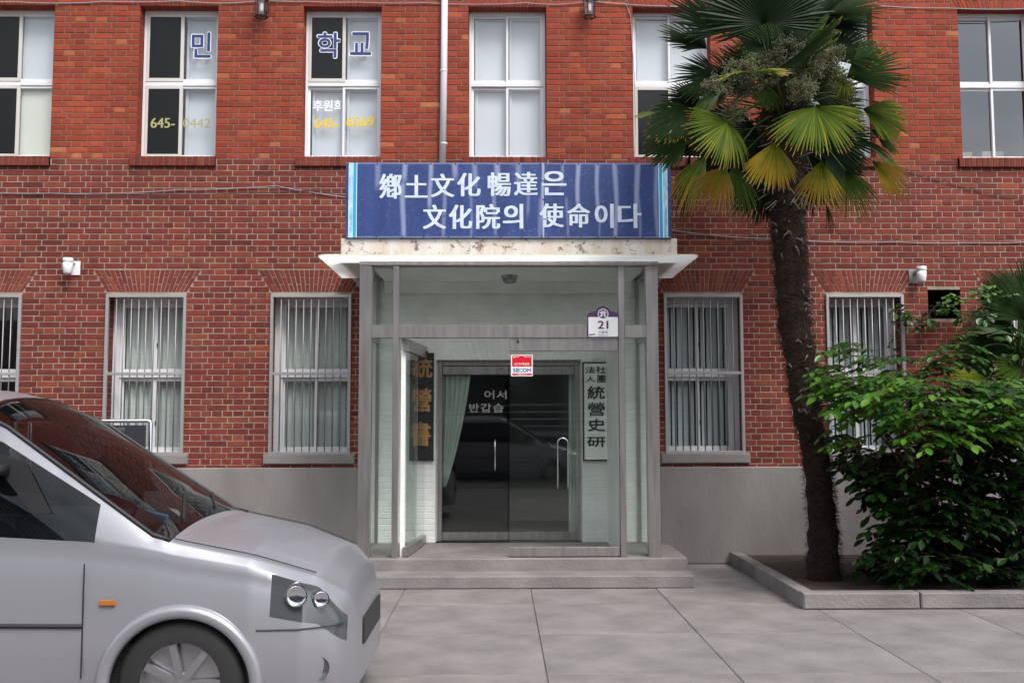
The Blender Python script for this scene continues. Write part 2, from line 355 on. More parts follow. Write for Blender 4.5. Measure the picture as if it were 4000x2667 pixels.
# mortar sheet with the openings left out
def sheet(mb, xa, xb, za, zb, y, holes):
    xs = sorted({xa, xb} | {h[0] for h in holes if xa < h[0] < xb} | {h[1] for h in holes if xa < h[1] < xb})
    zs = sorted({za, zb} | {h[2] for h in holes if za < h[2] < zb} | {h[3] for h in holes if za < h[3] < zb})
    for i in range(len(xs) - 1):
        for j in range(len(zs) - 1):
            mx_, mz_ = (xs[i] + xs[i + 1]) / 2, (zs[j] + zs[j + 1]) / 2
            if any(h[0] < mx_ < h[1] and h[2] < mz_ < h[3] for h in holes): continue
            mb.poly([(xs[i], y, zs[j]), (xs[i + 1], y, zs[j]), (xs[i + 1], y, zs[j + 1]), (xs[i], y, zs[j + 1])])
PORX = (PX(1440, 1500), PX(2535, 1500))
dh = (DOOR[0], DOOR[1], DOOR[2], DOOR[3], .12)
wall = MB()
sheet(wall, WL, WR, 0, zc(KUP), .0, openings + [dh])
wall.mi = 1; sheet(wall, WL, WR, zc(KUP), WT, .0, openings)
for i, h in enumerate(openings[:-1] + [dh]):      # mortar inside the reveals
    x0, x1, z0, z1, d = h; wall.mi = 1 if z0 > zc(10) else 0
    e = .004
    wall.poly([(x0 - e, 0, z0), (x0 - e, d, z0), (x0 - e, d, z1), (x0 - e, 0, z1)]); wall.poly([(x1 + e, 0, z0), (x1 + e, 0, z1), (x1 + e, d, z1), (x1 + e, d, z0)])
    wall.poly([(x0, 0, z1 + e), (x0, d, z1 + e), (x1, d, z1 + e), (x1, 0, z1 + e)]); wall.poly([(x0, 0, z0), (x1, 0, z0), (x1, d, z0), (x0, d, z0)])
wallo = wall.build('wall', [M_mortar_low, M_mortar_up], bld)
# arches: (centre, half width at bottom, half width at top, z0, z1)
AH = 4 * CH
archs = []
for a, b in low_x: archs.append(((a + b) / 2, (b - a) / 2 - .004, (b - a) / 2 + .155, zc(-4) + .006, zc(0) - .012, 21, 0))
for cx in up_cx: archs.append((cx, UW / 2 + .0, UW / 2 + .16, UZ1, UZ1 + AH, 21, 1))
def arch_cut(z):
    out = []
    for c, hb, ht, z0, z1, n, u in archs:
        if z0 - .03 < z < z1 + .0:
            t = (z - z0) / (z1 - z0); hw = hb + (ht - hb) * t + .008; out.append((c - hw, c + hw))
    return out
def subtract(ints, cuts):
    for c0, c1 in cuts:
        nx = []
        for a, b in ints:
            if c1 <= a or c0 >= b: nx.append((a, b)); continue
            if c0 > a: nx.append((a, c0))
            if c1 < b: nx.append((c1, b))
        ints = nx
    return ints
def jit(s=.0016): return random.uniform(-s, s)
def brick_quad(mb, q, y0, y1, b=.004):
    """q: four (x,z) corners counter-clockwise from bottom left; chamfered front"""
    n = len(mb.v); cx = sum(p[0] for p in q) / 4; cz = sum(p[1] for p in q) / 4
    mb.v += [(x, y1, z) for x, z in q] + [(x, y0 + b, z) for x, z in q]
    for x, z in q:
        dx, dz = cx - x, cz - z; mb.v.append((x + math.copysign(min(b, abs(dx)), dx) + jit(.0008), y0, z + math.copysign(min(b, abs(dz)), dz) + jit(.0008)))
    for i in range(4):
        j = (i + 1) % 4
        mb.face((n + i, n + j, n + 4 + j, n + 4 + i)); mb.face((n + 4 + i, n + 4 + j, n + 8 + j, n + 8 + i))
    mb.face((n + 8, n + 9, n + 10, n + 11))
field = MB(); singles = []
kmin = -int((Z0 - PLZ) / CH) - 1; kmax = int((WT - Z0) / CH)
vis = (PX(180, 1100), PX(1330, 1100))
cands = []
tone_n = lambda x, z: max(0, min(.999, .5 + (random.random() - .5) * .95 * (1 if random.random() < .3 else .62) + .15 * noise.noise((x * .6, 0, z * .6))))
for k in range(kmin, kmax):
    za, zb = zc(k), zc(k + 1); zm = (za + zb) / 2
    if zb < PLZ + .01: continue
    cuts = [(o[0], o[1]) for o in openings if o[2] + .005 < zm + .02 and o[3] > zm - .01 and (zb - CH * .35 > o[2]) and za + CH * .35 < o[3]]
    edges = set()
    for c in cuts: edges |= {round(c[0], 4), round(c[1], 4)}
    # sills
    for cx in up_cx:
        if UZ0 - .125 < zm < UZ0: cuts.append((cx - UW / 2 - .07, cx + UW / 2 + .02))
    for a, b in low_x:
        if LZ0 - .10 < zm < LZ0: cuts.append((a - .05, b + .05))
    if za < DOOR[3] + .0 and zb > 0: cuts.append((PORX[0] - .0, PORX[1] + .0))
    elif za < PZ(1985, 1046, -.02): cuts.append((PORX[0], PORX[1]))
    cuts += arch_cut(zm)
    ints = subtract([(WL, WR)], cuts)
    stretch = (k % 2 == 0)
    L_ = ST if stretch else ST / 2
    off = (.047 if stretch else .047 + ST / 4) + (.06 if (k // 2) % 2 and stretch and k < KUP and k % 4 == 2 else 0) * 0
    for a, b in ints:
        if b - a < .012: continue
        x = math.floor((a - off) / L_) * L_ + off
        js = [a]
        while x < b:
            if x - a > .045 and b - x > .045: js.append(x)
            x += L_
        js.append(b)
        for i in range(len(js) - 1):
            l, r = js[i], js[i + 1]
            le = l if (i == 0 and round(l, 4) in edges) else l + JT / 2 + jit(.001)
            re = r if (i == len(js) - 2 and round(r, 4) in edges) else r - JT / 2 + jit(.001)
            deep = (i == 0 and round(l, 4) in edges) or (i == len(js) - 2 and round(r, 4) in edges)
            up = k >= KUP
            jz = .0011 if up else .0019
            q = [(le, za + .0048 + jit(jz)), (re, za + .0048 + jit(jz)), (re, zb - .0048 + jit(jz)), (le, zb - .0048 + jit(jz))]
            if stretch and not deep and not up and abs((re - le) - (ST - JT)) < .006 and vis[0] < l < vis[1] and zc(-20) < za and len(singles) < 300 and random.random() < .93:
                singles.append(((le + re) / 2, zm)); continue
            field.cur = (tone_n(l, za), 1.0 if up else 0.0, random.random(), 1)
            brick_quad(field, q, -.005 + jit(.0018), (.15 if up else .26) if deep else .012)
fo = field.build('brick_field', M_brick, wallo); fo['kind'] = 'stuff'
# 300 bricks one by one
bm_var = []
for i in range(6):
    mb = MB(); mb.cur = (random.random(), 0, 0, 1); hx, hz = (ST - JT) / 2, CH / 2 - .0048
    brick_quad(mb, [(-hx + jit(), -hz + jit(.001)), (hx + jit(), -hz + jit(.001)), (hx + jit(), hz + jit(.001)), (-hx + jit(), hz + jit(.001))], -.005 + jit(.0015), .012)
    mb.cur = (.35 + .3 * i / 6, 0, 0, 1); mb.c = [mb.cur] * len(mb.f)
    bm_var.append(mb.mesh('brick', M_brick))
for x, z in singles:
    o = bpy.data.objects.new('brick', random.choice(bm_var)); col.objects.link(o); o.parent = wallo; o.location = (x, 0, z)
# arches of wedge-shaped bricks
for ai, (c, hb, ht, z0, z1, n, u) in enumerate(archs):
    ar = empty('flat_arch', (c, 0, z0)); ar.parent = bld
    def px_(t, h): return (-hb + 2 * hb * t) * (1 - h) + (-ht + 2 * ht * t) * h
    g = .0042
    for i in range(n):
        t0, t1 = i / n, (i + 1) / n
        cutsz = [0, .34, 1] if i % 2 else [0, .67, 1]
        for j in range(2):
            h0, h1 = cutsz[j], cutsz[j + 1]; H = z1 - z0
            a0, a1 = h0 + (.018 if j else 0), h1 - (.018 if j == 0 else 0)
            mb = MB(); mb.cur = (tone_n(c, z0), float(u), random.random(), 1)
            q = [(px_(t0, a0) + g, a0 * H), (px_(t1, a0) - g, a0 * H), (px_(t1, a1) - g, a1 * H), (px_(t0, a1) + g, a1 * H)]
            brick_quad(mb, q, -.005 + jit(), (.15 if u else .1) if j == 0 else .012, .003)
            mb.build('brick', M_brick, ar)
# brick-on-edge sills under the windows
for cx in up_cx:
    si = empty('window_sill', (cx, 0, UZ0)); si.parent = bld
    xa, xb = -UW / 2 - .065, UW / 2 + .012; n = 15; st = (xb - xa) / n
    for i in range(n):
        mb = MB(); mb.cur = (random.random() * .5, 0, .5, 1)
        brick_quad(mb, [(xa + i * st + .004, -.118 + jit()), (xa + (i + 1) * st - .004, -.118 + jit()), (xa + (i + 1) * st - .004, -.008 + jit()), (xa + i * st + .004, -.008 + jit())], -.045 + jit(), .02, .005)
        mb.build('brick', M_brick, si)
    MB().box(xa + .004, xb - .004, -.038, .16, -.112, -.014).build('mortar_bed', M_mortar_up, si)
for a, b in low_x:
    MB().bbox(a - .05, b + .05, -.05, .27, LZ0 - .10, LZ0, .006).build('window_sill', M_plinth, bld)
# rendered plinth, coping, side and rear walls, room shells
for a, b in [(WL, PORX[0] - .1), (PORX[1] + .1, WR)]: MB().bbox(a, b, -.05, .01, 0, PLZ, .012).build('plinth', M_plinth, bld)
MB().box(WL, WR, -.12, .4, WT, WT + .12).build('coping', M_concrete, bld)
sh = MB(); T_ = WT
sh.box(WL, WL + .3, .02, 5, 0, T_); sh.box(WR - .3, WR, .02, 5, 0, T_); sh.box(WL, WR, 5, 5.3, 0, T_); sh.box(WL + .3, WR - .3, .55, 5, T_ - .2, T_ - .02)
sh.build('rear_wall', M_room, bld)
zf = zc(6)
MB().box(WL + .3, WR - .3, .5, 4.98, zf, zf + .3).build('floor_slab', M_room, bld)
MB().box(WL + .3, WR - .3, .30, .33, zc(1), UZ0 - .05).build('inner_wall', M_room, bld)
vs_ = MB(); a, b = NX[0]; c, d = NZ; vs_.poly([(a, .02, c), (a, .5, c), (a, .5, d), (a, .02, d)]).poly([(b, .02, c), (b, .02, d), (b, .5, d), (b, .5, c)]).poly([(a, .02, d), (a, .5, d), (b, .5, d), (b, .02, d)]).poly([(a, .02, c), (b, .02, c), (b, .5, c), (a, .5, c)]).poly([(a, .5, c), (b, .5, c), (b, .5, d), (a, .5, d)])
vs_.build('vent_shaft', mat('shaft_shade', (.012, .011, .010), 1), bld)  # near-black colour paints the shade inside the vent opening
MB().box(WL + .3, WR - .3, .4, 4.98, .2, .24).build('room_floor', M_room, bld)
# ------------------------------------------------------------------ windows
def frame_rect(mb, x0, x1, z0, z1, t, y0, y1, b=.003):
    tl, tr, tb, tt = t if isinstance(t, tuple) else (t,) * 4
    mb.bbox(x0, x0 + tl, y0, y1, z0, z1, b); mb.bbox(x1 - tr, x1, y0, y1, z0, z1, b)
    mb.bbox(x0 + tl, x1 - tr, y0 + .0006, y1, z0, z0 + tb, b); mb.bbox(x0 + tl, x1 - tr, y0 + .0006, y1, z1 - tt, z1, b)
ZMU = PZ(1500, 331, .16)
def upper_window(cx, sashm, backs, label=None):
    w_ = empty('sliding_window', (0, 0, 0)); w_.parent = bld
    if label: w_['label'] = label
    x0, x1 = cx - UW / 2 + .004, cx + UW / 2 - .004; y = .155
    f = MB(); frame_rect(f, x0, x1, UZ0, UZ1, (.028, .028, .022, .035), y - .012, y + .08); f.bbox(x0 + .028, x1 - .028, y - .008, y + .08, ZMU - .026, ZMU + .02)
    f.build('frame', M_white, w_)
    for row in (0, 1):
        z0, z1 = (UZ0 + .022, ZMU - .026) if row == 0 else (ZMU + .02, UZ1 - .035)
        for c in (0, 1):
            a, b = (x0 + .028, cx + .016) if c == 0 else (cx - .016, x1 - .028)
            fm = sashm[row][c]; t = .038 if fm == 'c' else .03
            yy = y + (.004 if c == 1 else .026)
            if fm == 'c': yy = y - .014 + (0.002 if c else 0)
            s_ = MB(); frame_rect(s_, a, b, z0 + .001, z1 - .001, (t, t, t + .006, t), yy, yy + .022)
            s_.build('sash', M_cream if fm == 'c' else M_white, w_)
            MB().box(a + t - .004, b - t + .004, yy + .009, yy + .014, z0 + t, z1 - t + .003).build('pane' if fm != 'c' else 'screen_panel', (M_glassbl if backs[row][c] else M_glassup) if fm != 'c' else M_screen, w_)
            MB().box(a + t - .001, a + t + .003, yy + .006, yy + .009, z0 + t + .005, z1 - t - .001).build('gasket', M_black, w_)
            # blind or film behind the pane
            kind = backs[row][c]
            if kind:
                mtl = {'w': M_blind, 'c': M_blindg, 'g': M_mesh, 's': M_blind}[kind]
                yb = y + .06 if kind in 'cs' else y + .07
                bb = MB()
                if kind in 'w':
                    k1 = .05
                    bb.box(a + k1 + .02, b - t + .01, yb + .03, yb + .035, z0 + .02, z1 - .04)
                    frame_rect(bb, a + k1 - .01, b + .0, z0 + .0, z1 - .005, .034, yb + .004, yb + .02)
                else: bb.box(a + t - .012, b - t + .012, yb, yb + .006, z0 + .005, z1 - .005)
                o = bb.build('window_blind' if kind != 'g' else 'insect_screen', mtl)
                yield o, (row, c), kind
posn = ['far left upper window', 'second upper window from left', 'third upper window from left', 'upper window right of the downpipe', 'upper window left of the palm', 'upper window behind the palm', 'right edge upper window']
W_, G_, C_, N_ = 'w', 'g', 'c', None
confs = [((('c', 'w'), ('c', 'w')), ((N_, C_), (G_, 's'))), ((('c', 'w'), ('c', 'w')), ((N_, W_), (N_, W_))), ((('w', 'w'), ('c', 'w')), ((W_, W_), (G_, W_))),
         ((('w', 'w'), ('w', 'w')), ((W_, W_), (W_, W_))), ((('c', 'w'), ('w', 'w')), ((N_, N_), (W_, W_))), ((('w', 'w'), ('w', 'w')), ((N_, W_), (W_, W_))), ((('w', 'w'), ('w', 'w')), ((N_, N_), (N_, N_)))]
for cx, (sm, bk), pn in zip(up_cx, confs, posn):
    for o, (row, c), kd in upper_window(cx, sm, bk):
        q = ('lower' if row == 0 else 'upper') + ' ' + ('left' if c == 0 else 'right')
        nm = {'w': 'white framed blind', 's': 'white film', 'c': 'cream film', 'g': 'grey screen'}[kd]
        tag(o, f'{nm} behind {q} pane of the {pn}', 'insect screen' if kd == 'g' else 'blind', 'blinds behind the upper windows' if kd != 'g' else 'insect screens in the upper windows')
# lower windows with grilles
ZML = PZ(1200, 1464, .25)
def lower_window(x0, x1, right):
    w_ = empty('barred_window', (0, 0, 0)); w_.parent = bld
    y = .25; jl, jr = (.075, .03) if not right else (.03, .075)
    f = MB(); frame_rect(f, x0, x1, LZ0, LZ1, (jl, jr, .03, .075), y - .03, y + .10); f.bbox(x0 + jl, x1 - jr, y - .02, y + .1, ZML - .03, ZML + .018)
    if not right: f.bbox(x0 + jl, x0 + jl + .02, y + .0, y + .1, LZ0 + .03, LZ1 - .075)
    else: f.bbox(x1 - jr - .02, x1 - jr, y + .0, y + .1, LZ0 + .03, LZ1 - .075)
    f.build('frame', M_white, w_)
    xm = (x0 + jl + x1 - jr) / 2
    for row in (0, 1):
        z0, z1 = (LZ0 + .03, ZML - .03) if row == 0 else (ZML + .018, LZ1 - .075)
        for c in (0, 1):
            a, b = (x0 + jl, xm + .02) if c == 0 else (xm - .02, x1 - jr)
            yy = y + (.01 if c == (1 if not right else 0) else .035); t = .042
            s_ = MB(); frame_rect(s_, a, b, z0 + .001, z1 - .001, (t, t, t + .01, t), yy, yy + .022); s_.build('sash', M_white, w_)
            g_ = MB(); frame_rect(g_, a + t - .001, b - t + .001, z0 + t + .009, z1 - t + .001, .004, yy + .0055, yy + .009, .001); g_.build('gasket', M_black, w_)
            MB().box(a + t - .004, b - t + .004, yy + .010, yy + .015, z0 + t, z1 - t + .003).build('pane', M_glass, w_)
        lt = MB(); lt.bbox(xm + .018, xm + .028, y - .005, y + .012, z0 + .3, z0 + .35); lt.build('latch', M_black, w_)
def make_grille(x0, x1, label):
    g = empty('window_grille', (x0, -.02, LZ0), label, 'window grille', 'steel grilles over the lower windows')
    W = x1 - x0; H = LZ1 - LZ0; t = .033
    f = MB(); frame_rect(f, 0, W, 0, H, t, -.012, .03, .003); f.build('frame', M_grille, g)
    m = MB(); m.bbox(t, W - t, -.008, .022, ZML - LZ0 - .012, ZML - LZ0 + .02, .002); m.build('rail', M_grille, g)
    bm = MB(); bm.tube([(0, .012, .0), (0, .012, H - .02)], .0075, 8); me = bm.mesh('bar', M_bar, True)
    nb = 9
    for i in range(nb):
        o = bpy.data.objects.new('bar', me); col.objects.link(o); o.parent = g; o.location = (t + (W - 2 * t) * (i + 1) / (nb + 1), 0, .01)
glab = ['bar grille over the window cut by the left edge, above the van roof', 'bar grille over the window right above the steel notice board', 'bar grille over the window just left of the porch', 'bar grille over the window between the porch and the palm trunk',
        'bar grille half hidden by shrub leaves, right of the palm trunk', 'bar grille behind the fan palm at the right edge']
for i, (a, b) in enumerate(low_x): lower_window(a, b, i >= 3); make_grille(a, b, glab[i])
def curtain(x0, x1, z0, z1, y, m, label, folds=9, amp=.03):
    mb = MB(); n = folds * 8; rows = 8; n0 = 0
    for r in range(rows + 1):
        for i in range(n + 1):
            t = i / n; ph = t * folds * 2 * math.pi + .6 * math.sin(t * 7) + .15 * r / rows * math.sin(5 * t)
            mb.v.append((x0 + (x1 - x0) * t, y + amp * math.sin(ph) + .4 * amp * math.sin(2.3 * ph), z0 + (z1 - z0) * r / rows))
    for r in range(rows):
        for i in range(n): a = r * (n + 1) + i; mb.face((a, a + 1, a + n + 2, a + n + 1))
    return tag(mb.build('curtain', m, None, True), label, 'curtain', 'pale curtains behind the lower windows')
curtain(low_x[1][0] + .1, low_x[1][1] + .0, LZ0, LZ1, .375, M_curt, 'pale sheer curtain behind the barred window above the notice board', 7)
curtain(low_x[2][0] + .05, low_x[2][1] + .0, LZ0, LZ1, .375, M_curt, 'pale sheer curtain behind the barred window just left of the porch', 9)
def vblind(x0, x1, label, k=13):
    g = empty('vertical_blind', (x0, .385, LZ0), label, 'blind', 'vertical blinds behind the lower windows')
    MB().box(0, x1 - x0, -.02, .02, LZ1 - LZ0 - .06, LZ1 - LZ0 - .02).build('head_rail', M_white, g)
    st = (x1 - x0) / k; mb = MB(); M = Matrix.Rotation(R(24), 4, 'Z'); n = 0
    mb.box(-st * .44, st * .44, -.001, .001, 0, LZ1 - LZ0 - .06, M); me = mb.mesh('slat', M_vblind)
    for i in range(k):
        o = bpy.data.objects.new('slat', me); col.objects.link(o); o.parent = g; o.location = (st * (i + .5), 0, 0)
vblind(low_x[3][0], low_x[3][1], 'grey vertical blind behind the barred window between porch and palm trunk')
vblind(low_x[4][0], low_x[4][1], 'grey vertical blind behind the barred window half hidden by the shrub')
vblind(low_x[5][0], low_x[5][1], 'grey vertical blind behind the barred window at the right edge')
# boxes standing inside the far right upper window
tag(MB().box(up_cx[6] - .42, up_cx[6] - .12, .45, .7, UZ0 - .02, UZ0 + .19).build('storage_box', mat('kraft_card', (.33, .25, .19), .8)), 'pale cardboard box inside the upper window at the right edge, behind its left pane', 'box', 'boxes behind the right edge window')
tag(MB().box(up_cx[6] + .0, up_cx[6] + .26, .45, .7, UZ0 - .02, UZ0 + .2).build('storage_box', mat('kraft_card_pale', (.36, .29, .24), .8)), 'pale cardboard box inside the upper window at the right edge, behind its right pane', 'box', 'boxes behind the right edge window')
# lettering stuck to the upper panes
YG = .168
def sticker(name, jobs, label, cat, group='film letters on the upper windows'):
    mb = MB(); mats = []
    for body, box, m, kw in jobs:
        if m not in mats: mats.append(m)
        mb.mi = mats.index(m); textpx(mb, body, *box, **kw)
    return tag(mb.build(name, mats), label, cat, group)
def outlined(ch, box, Y, label, clip=None):
    x0, x1, y0, y1 = box; k = {'clip': clip} if clip else {}
    kk = dict(k); jobs = [(ch, box, M_wfilm, dict(Y=Y, dy=.0125, bold=.05, **k)), (ch, (x0 + 4, x1 - 4, y0 + 4, y1 - 4), M_navy, dict(Y=Y, dy=.0145, bold=.022, **k))]
    return sticker('window_letter', jobs, label, 'letter')
outlined('민', (745, 830, 126, 232), .17, 'navy hangul letter 민 with white outline on the second upper window')
outlined('학', (1236, 1334, 126, 232), .155, 'navy hangul letter 학 with white outline on the dark left pane', (1200, 1331))
outlined('교', (1364, 1455, 125, 222), .17, 'navy hangul letter 교 with white outline on the pale pane')
YP = .181
sticker('window_letters', [('후원회', (1222, 1340, 392, 436), M_wfilm, dict(Y=YP, dy=.006, bold=.02, clip=(1200, 1331)))], 'white hangul word 후원회 on the lower left pane of the 학교 window', 'letters')
sticker('phone_number', [('645-', (1228, 1327, 463, 502), M_yfilm, dict(Y=YP, dy=.006, bold=.008, heavy=.009))], 'bright yellow digits 645- below the white word 후원회', 'phone number')
sticker('phone_number', [('6569', (1353, 1463, 458, 496), M_yfilm, dict(Y=.16, dy=.006, bold=.008, heavy=.009))], 'bright yellow digits 6569 on the lower right pane of the 학교 window', 'phone number')
sticker('phone_number', [('645-', (588, 685, 462, 501), M_yfade, dict(Y=.145, dy=.006, bold=.008, heavy=.009))], 'dull yellow digits 645- on the dark lower pane of the 민 window', 'phone number')
sticker('phone_number', [('0442', (715, 822, 464, 500), M_yfade, dict(Y=.16, dy=.006, bold=.0))], 'peeling pale yellow digits 0442 on the white lower pane of the 민 window', 'phone number')

# ------------------------------------------------------------------ entrance porch
PY = -1.25
po = empty('entrance_porch', (0, 0, 0), 'steel and glass entrance porch with concrete slab roof and frosted canopy', 'porch')
def XZ(px0, px1, py0, py1, Y): return PX(px0, (py0 + py1) / 2, Y), PX(px1, (py0 + py1) / 2, Y), PZ((px0 + px1) / 2, py1, Y), PZ((px0 + px1) / 2, py0, Y)
zT = PZ(1987, 1021, PY); zH = PZ(1987, 1037, PY); zt1 = PZ(1987, 1270.5, PY); zt0 = PZ(1987, 1318.5, PY)
posts = [('post', 1402, 1450, .06), ('post', 2525, 2572, .06)]
FL = .24
ax = PX(1402, 1380, PY); bx = PX(1450, 1380, PY); cx_ = PX(1534, 1380, PY); dx_ = PX(1557, 1380, PY)
ex = PX(2418, 1380, PY); fx = PX(2441, 1380, PY); gx = PX(2526, 1380, PY); hx_ = PX(2573, 1380, PY)
for a, b in ((ax, bx), (gx, hx_)): MB().bbox(a, b, PY, PY + .12, FL, zH, .004).build('post', M_steel, po)
for a, b in ((cx_, dx_), (ex, fx)): MB().bbox(a, b, PY + .004, PY + .09, FL, zH - .001, .003).build('mullion', M_steel, po)
MB().bbox(ax - .006, hx_ + .006, PY - .012, PY + .13, zH, zT, .004).build('head_rail', M_steel, po)
for a, b in ((bx, cx_), (dx_, ex), (fx, gx)): MB().bbox(a, b, PY + .002, PY + .09, zt0, zt1, .003).build('transom', M_steel, po)
for a, b in ((bx, cx_), (dx_, ex), (fx, gx)):
    MB().box(a + .001, b - .001, PY + .05, PY + .058, zt1, zH).build('pane', M_glassg, po)
    gk = MB(); frame_rect(gk, a, b, zt1, zH, .008, PY + .038, PY + .049, .001); gk.build('glazing_bead', M_steel, po)
for a, b in ((bx, cx_), (fx, gx)): MB().box(a + .001, b - .001, PY + .05, PY + .058, FL, zt0).build('pane', M_glassg, po)
# side walls of glass
for sx, s in ((ax + .02, 1), (hx_ - .06, -1)):
    MB().box(sx + .015, sx + .022, PY + .12, -.04, FL, zT - .02).build('side_pane', M_glassg, po)
    MB().box(sx, sx + .04, -.05, -.01, FL, zT - .02).build('wall_post', M_steel, po)
    MB().box(sx, sx + .04, PY + .12, -.05, zT - .06, zT - .02).build('side_rail', M_steel, po)
    MB().box(sx + .003, sx + .037, PY + .12, -.05, zt0 + .02, zt1 - .03).build('side_rail', M_steel, po)
# concrete slab, its canopy and the ceiling
SY = -1.15
sx0, sx1, sz0, sz1 = XZ(1331, 2645, 931, 985, SY)
m = mat('flaking_render', (.76, .73, .68), .9, bump=.5, bscale=18, var=.3, vscale=2.5, c2=(.62, .53, .42), stretch=(3, 3, .6), det=8)
L = m.node_tree.links; b = m.node_tree.nodes['Principled BSDF']; pr = b.inputs['Base Color'].links[0].from_socket
tcn = nn(m, 'ShaderNodeTexCoord'); mpn = nn(m, 'ShaderNodeMapping'); mpn.inputs['Scale'].default_value = (2.5, 2.5, 3); n1 = nn(m, 'ShaderNodeTexNoise', Scale=3.5, Detail=10, Roughness=.72)
L.new(tcn.outputs['Object'], mpn.inputs[0]); L.new(mpn.outputs[0], n1.inputs['Vector'])
mr = nn(m, 'ShaderNodeMapRange'); mr.inputs[1].default_value = .54; mr.inputs[2].default_value = .62; L.new(n1.outputs[0], mr.inputs[0])
mxx = nn(m, 'ShaderNodeMix'); mxx.data_type = 'RGBA'; L.new(mr.outputs[0], mxx.inputs[0]); L.new(pr, mxx.inputs[6]); mxx.inputs[7].default_value = (.20, .13, .12, 1); L.new(mxx.outputs[2], b.inputs['Base Color'])
zslab = zT + .03
MB().bbox(sx0, sx1, SY, -.012, zslab, sz1, .008).build('roof_slab', m, po)
czs = zT + .004
cnp = MB(); CYF = -1.6
xl, xr = PX(1237, 988, CYF), PX(2733, 986, CYF)
rad = .09; pts = []
for cxx, cyy, a0 in ((xr - rad, CYF + rad, -90), (xr - .0, -.02, 0), (xl + .0, -.02, 90), (xl + rad, CYF + rad, 180)):
    if a0 in (-90, 180):
        for k in range(7): a = R(a0 + 15 * k); pts.append((cxx + rad * math.cos(a), cyy + rad * math.sin(a)))
    else: pts.append((cxx, cyy))
n = len(pts); ch = .012
cnp.poly([(x, y, czs) for x, y in pts][::-1]); cnp.poly([(x, y, czs + ch) for x, y in pts])
cnp.build('canopy_sheet', M_canopy, po)
ce = MB()
for i in range(n): a, b_ = pts[i], pts[(i + 1) % n]; ce.poly([(a[0], a[1], czs), (b_[0], b_[1], czs), (b_[0], b_[1], czs + ch), (a[0], a[1], czs + ch)])
ce.build('canopy_edge', M_canopy_edge, po)
MB().tube([P(1497, 988, CYF) + Vector((0, .01, -.004)), P(1512, 1003, -1.35), P(1530, 1022, PY - .03)], .003, 5).build('crack_seam', M_cream, po)
for s in (-1, 1):
    bk_ = MB()
    xb = (ax - .02) if s < 0 else (hx_ + .02)
    bk_.poly([(xb, -.01, czs - .002), (xb + s * .24, -.01, czs - .002), (xb + s * .02, -.01, czs - .26)]); bk_.box(xb - .01, xb + .01, -.35, -.01, czs - .05, czs - .003)
    bk_.build('canopy_bracket', M_steel, po)
MB().box(bx, gx, PY + .13, -.03, zH - .01, czs - .003).build('ceiling', M_white_paint, po)
MB().bbox(bx, gx, -.16, -.03, zH - .13, zH - .011, .004).build('ceiling_beam', M_paint, po)
cl = MB(); lc = P(1990, 1110, -.45); cl.lathe([(.0, -.075), (.05, -.075), (.075, -.06), (.082, -.02), (.09, -.015), (.09, .01)], (lc.x, -.62, zH - .02), 24)
tag(cl.build('ceiling_lamp', M_galv, None, True), 'round unlit ceiling lamp inside the porch above the doors', 'ceiling lamp')
# floor and steps
MB().bbox(ax - .25, hx_ + .25, PY - .05, .3, .0, FL, .01).build('porch_floor', M_concrete, po)
MB().bbox(ax - .25, hx_ + .25, PY - .38, PY - .05, .0, .12, .01).build('step', M_concrete, po)
# painted brick behind the porch, with its own flat arch
DX0, DX1, DZ0, DZ1 = DOOR
pb = MB(); kk = 0
ztop = zH - .02; ahw0 = (DX1 - DX0) / 2; dcx = (DX0 + DX1) / 2; AZ1 = DZ1 + AH + .03
zz = FL
bf = MB()
while zz < ztop:
    zb = zz + CH; zm = (zz + zb) / 2
    cuts = []
    if zm < DZ1: cuts.append((DX0, DX1))
    elif zm < AZ1: hw = ahw0 + .2 * (zm - DZ1) / AH; cuts.append((dcx - hw, dcx + hw))
    L_ = ST if kk % 2 == 0 else ST / 2
    for a, b in subtract([(PORX[0] - .05, PORX[1] + .05)], cuts):
        x = math.floor(a / L_) * L_; js = [a]
        while x < b:
            if x - a > .04 and b - x > .04: js.append(x)
            x += L_
        js.append(b)
        for i in range(len(js) - 1): brick_quad(bf, [(js[i] + .0015 + jit(.001), zz + .0015 + jit(.001)), (js[i + 1] - .0015 + jit(.001), zz + .0015 + jit(.001)), (js[i + 1] - .0015 + jit(.001), zb - .0015 + jit(.001)), (js[i] + .0015 + jit(.001), zb - .0015 + jit(.001))], -.012 + jit(.002), .01 if i not in (0, len(js) - 2) else .11, .005)
    zz = zb; kk += 1
bfo = bf.build('painted_brick_field', M_paint, wallo); bfo['kind'] = 'stuff'
ar = empty('flat_arch', (dcx, 0, DZ1)); ar.parent = bld; ar['label'] = 'white painted flat arch over the inner doors'
n = 25
for i in range(n):
    H = AZ1 - DZ1
    def px2(t, h): return (-ahw0 + 2 * ahw0 * t) * (1 - h) + (-(ahw0 + .2) + 2 * (ahw0 + .2) * t) * h
    cz_ = [0, .34, 1] if i % 2 else [0, .67, 1]
    for j in range(2):
        a0, a1 = cz_[j] + (.015 if j else 0), cz_[j + 1] - (.015 if j == 0 else 0)
        mb = MB(); g = .0015; t0, t1 = i / n, (i + 1) / n
        brick_quad(mb, [(px2(t0, a0) + g, a0 * H), (px2(t1, a0) - g, a0 * H), (px2(t1, a1) - g, a1 * H), (px2(t0, a1) + g, a1 * H)], -.012 + jit(.002), .1 if j == 0 else .01, .005)
        mb.build('brick', M_paint, ar)
MB().box(PORX[0] - .05, DX0 - .002, -.0075, -.003, FL, ztop).box(DX1 + .002, PORX[1] + .05, -.0075, -.003, FL, ztop).box(DX0 - .002, DX1 + .002, -.0075, -.003, DZ1 + .01, ztop).build('painted_backing', M_paint, wallo)
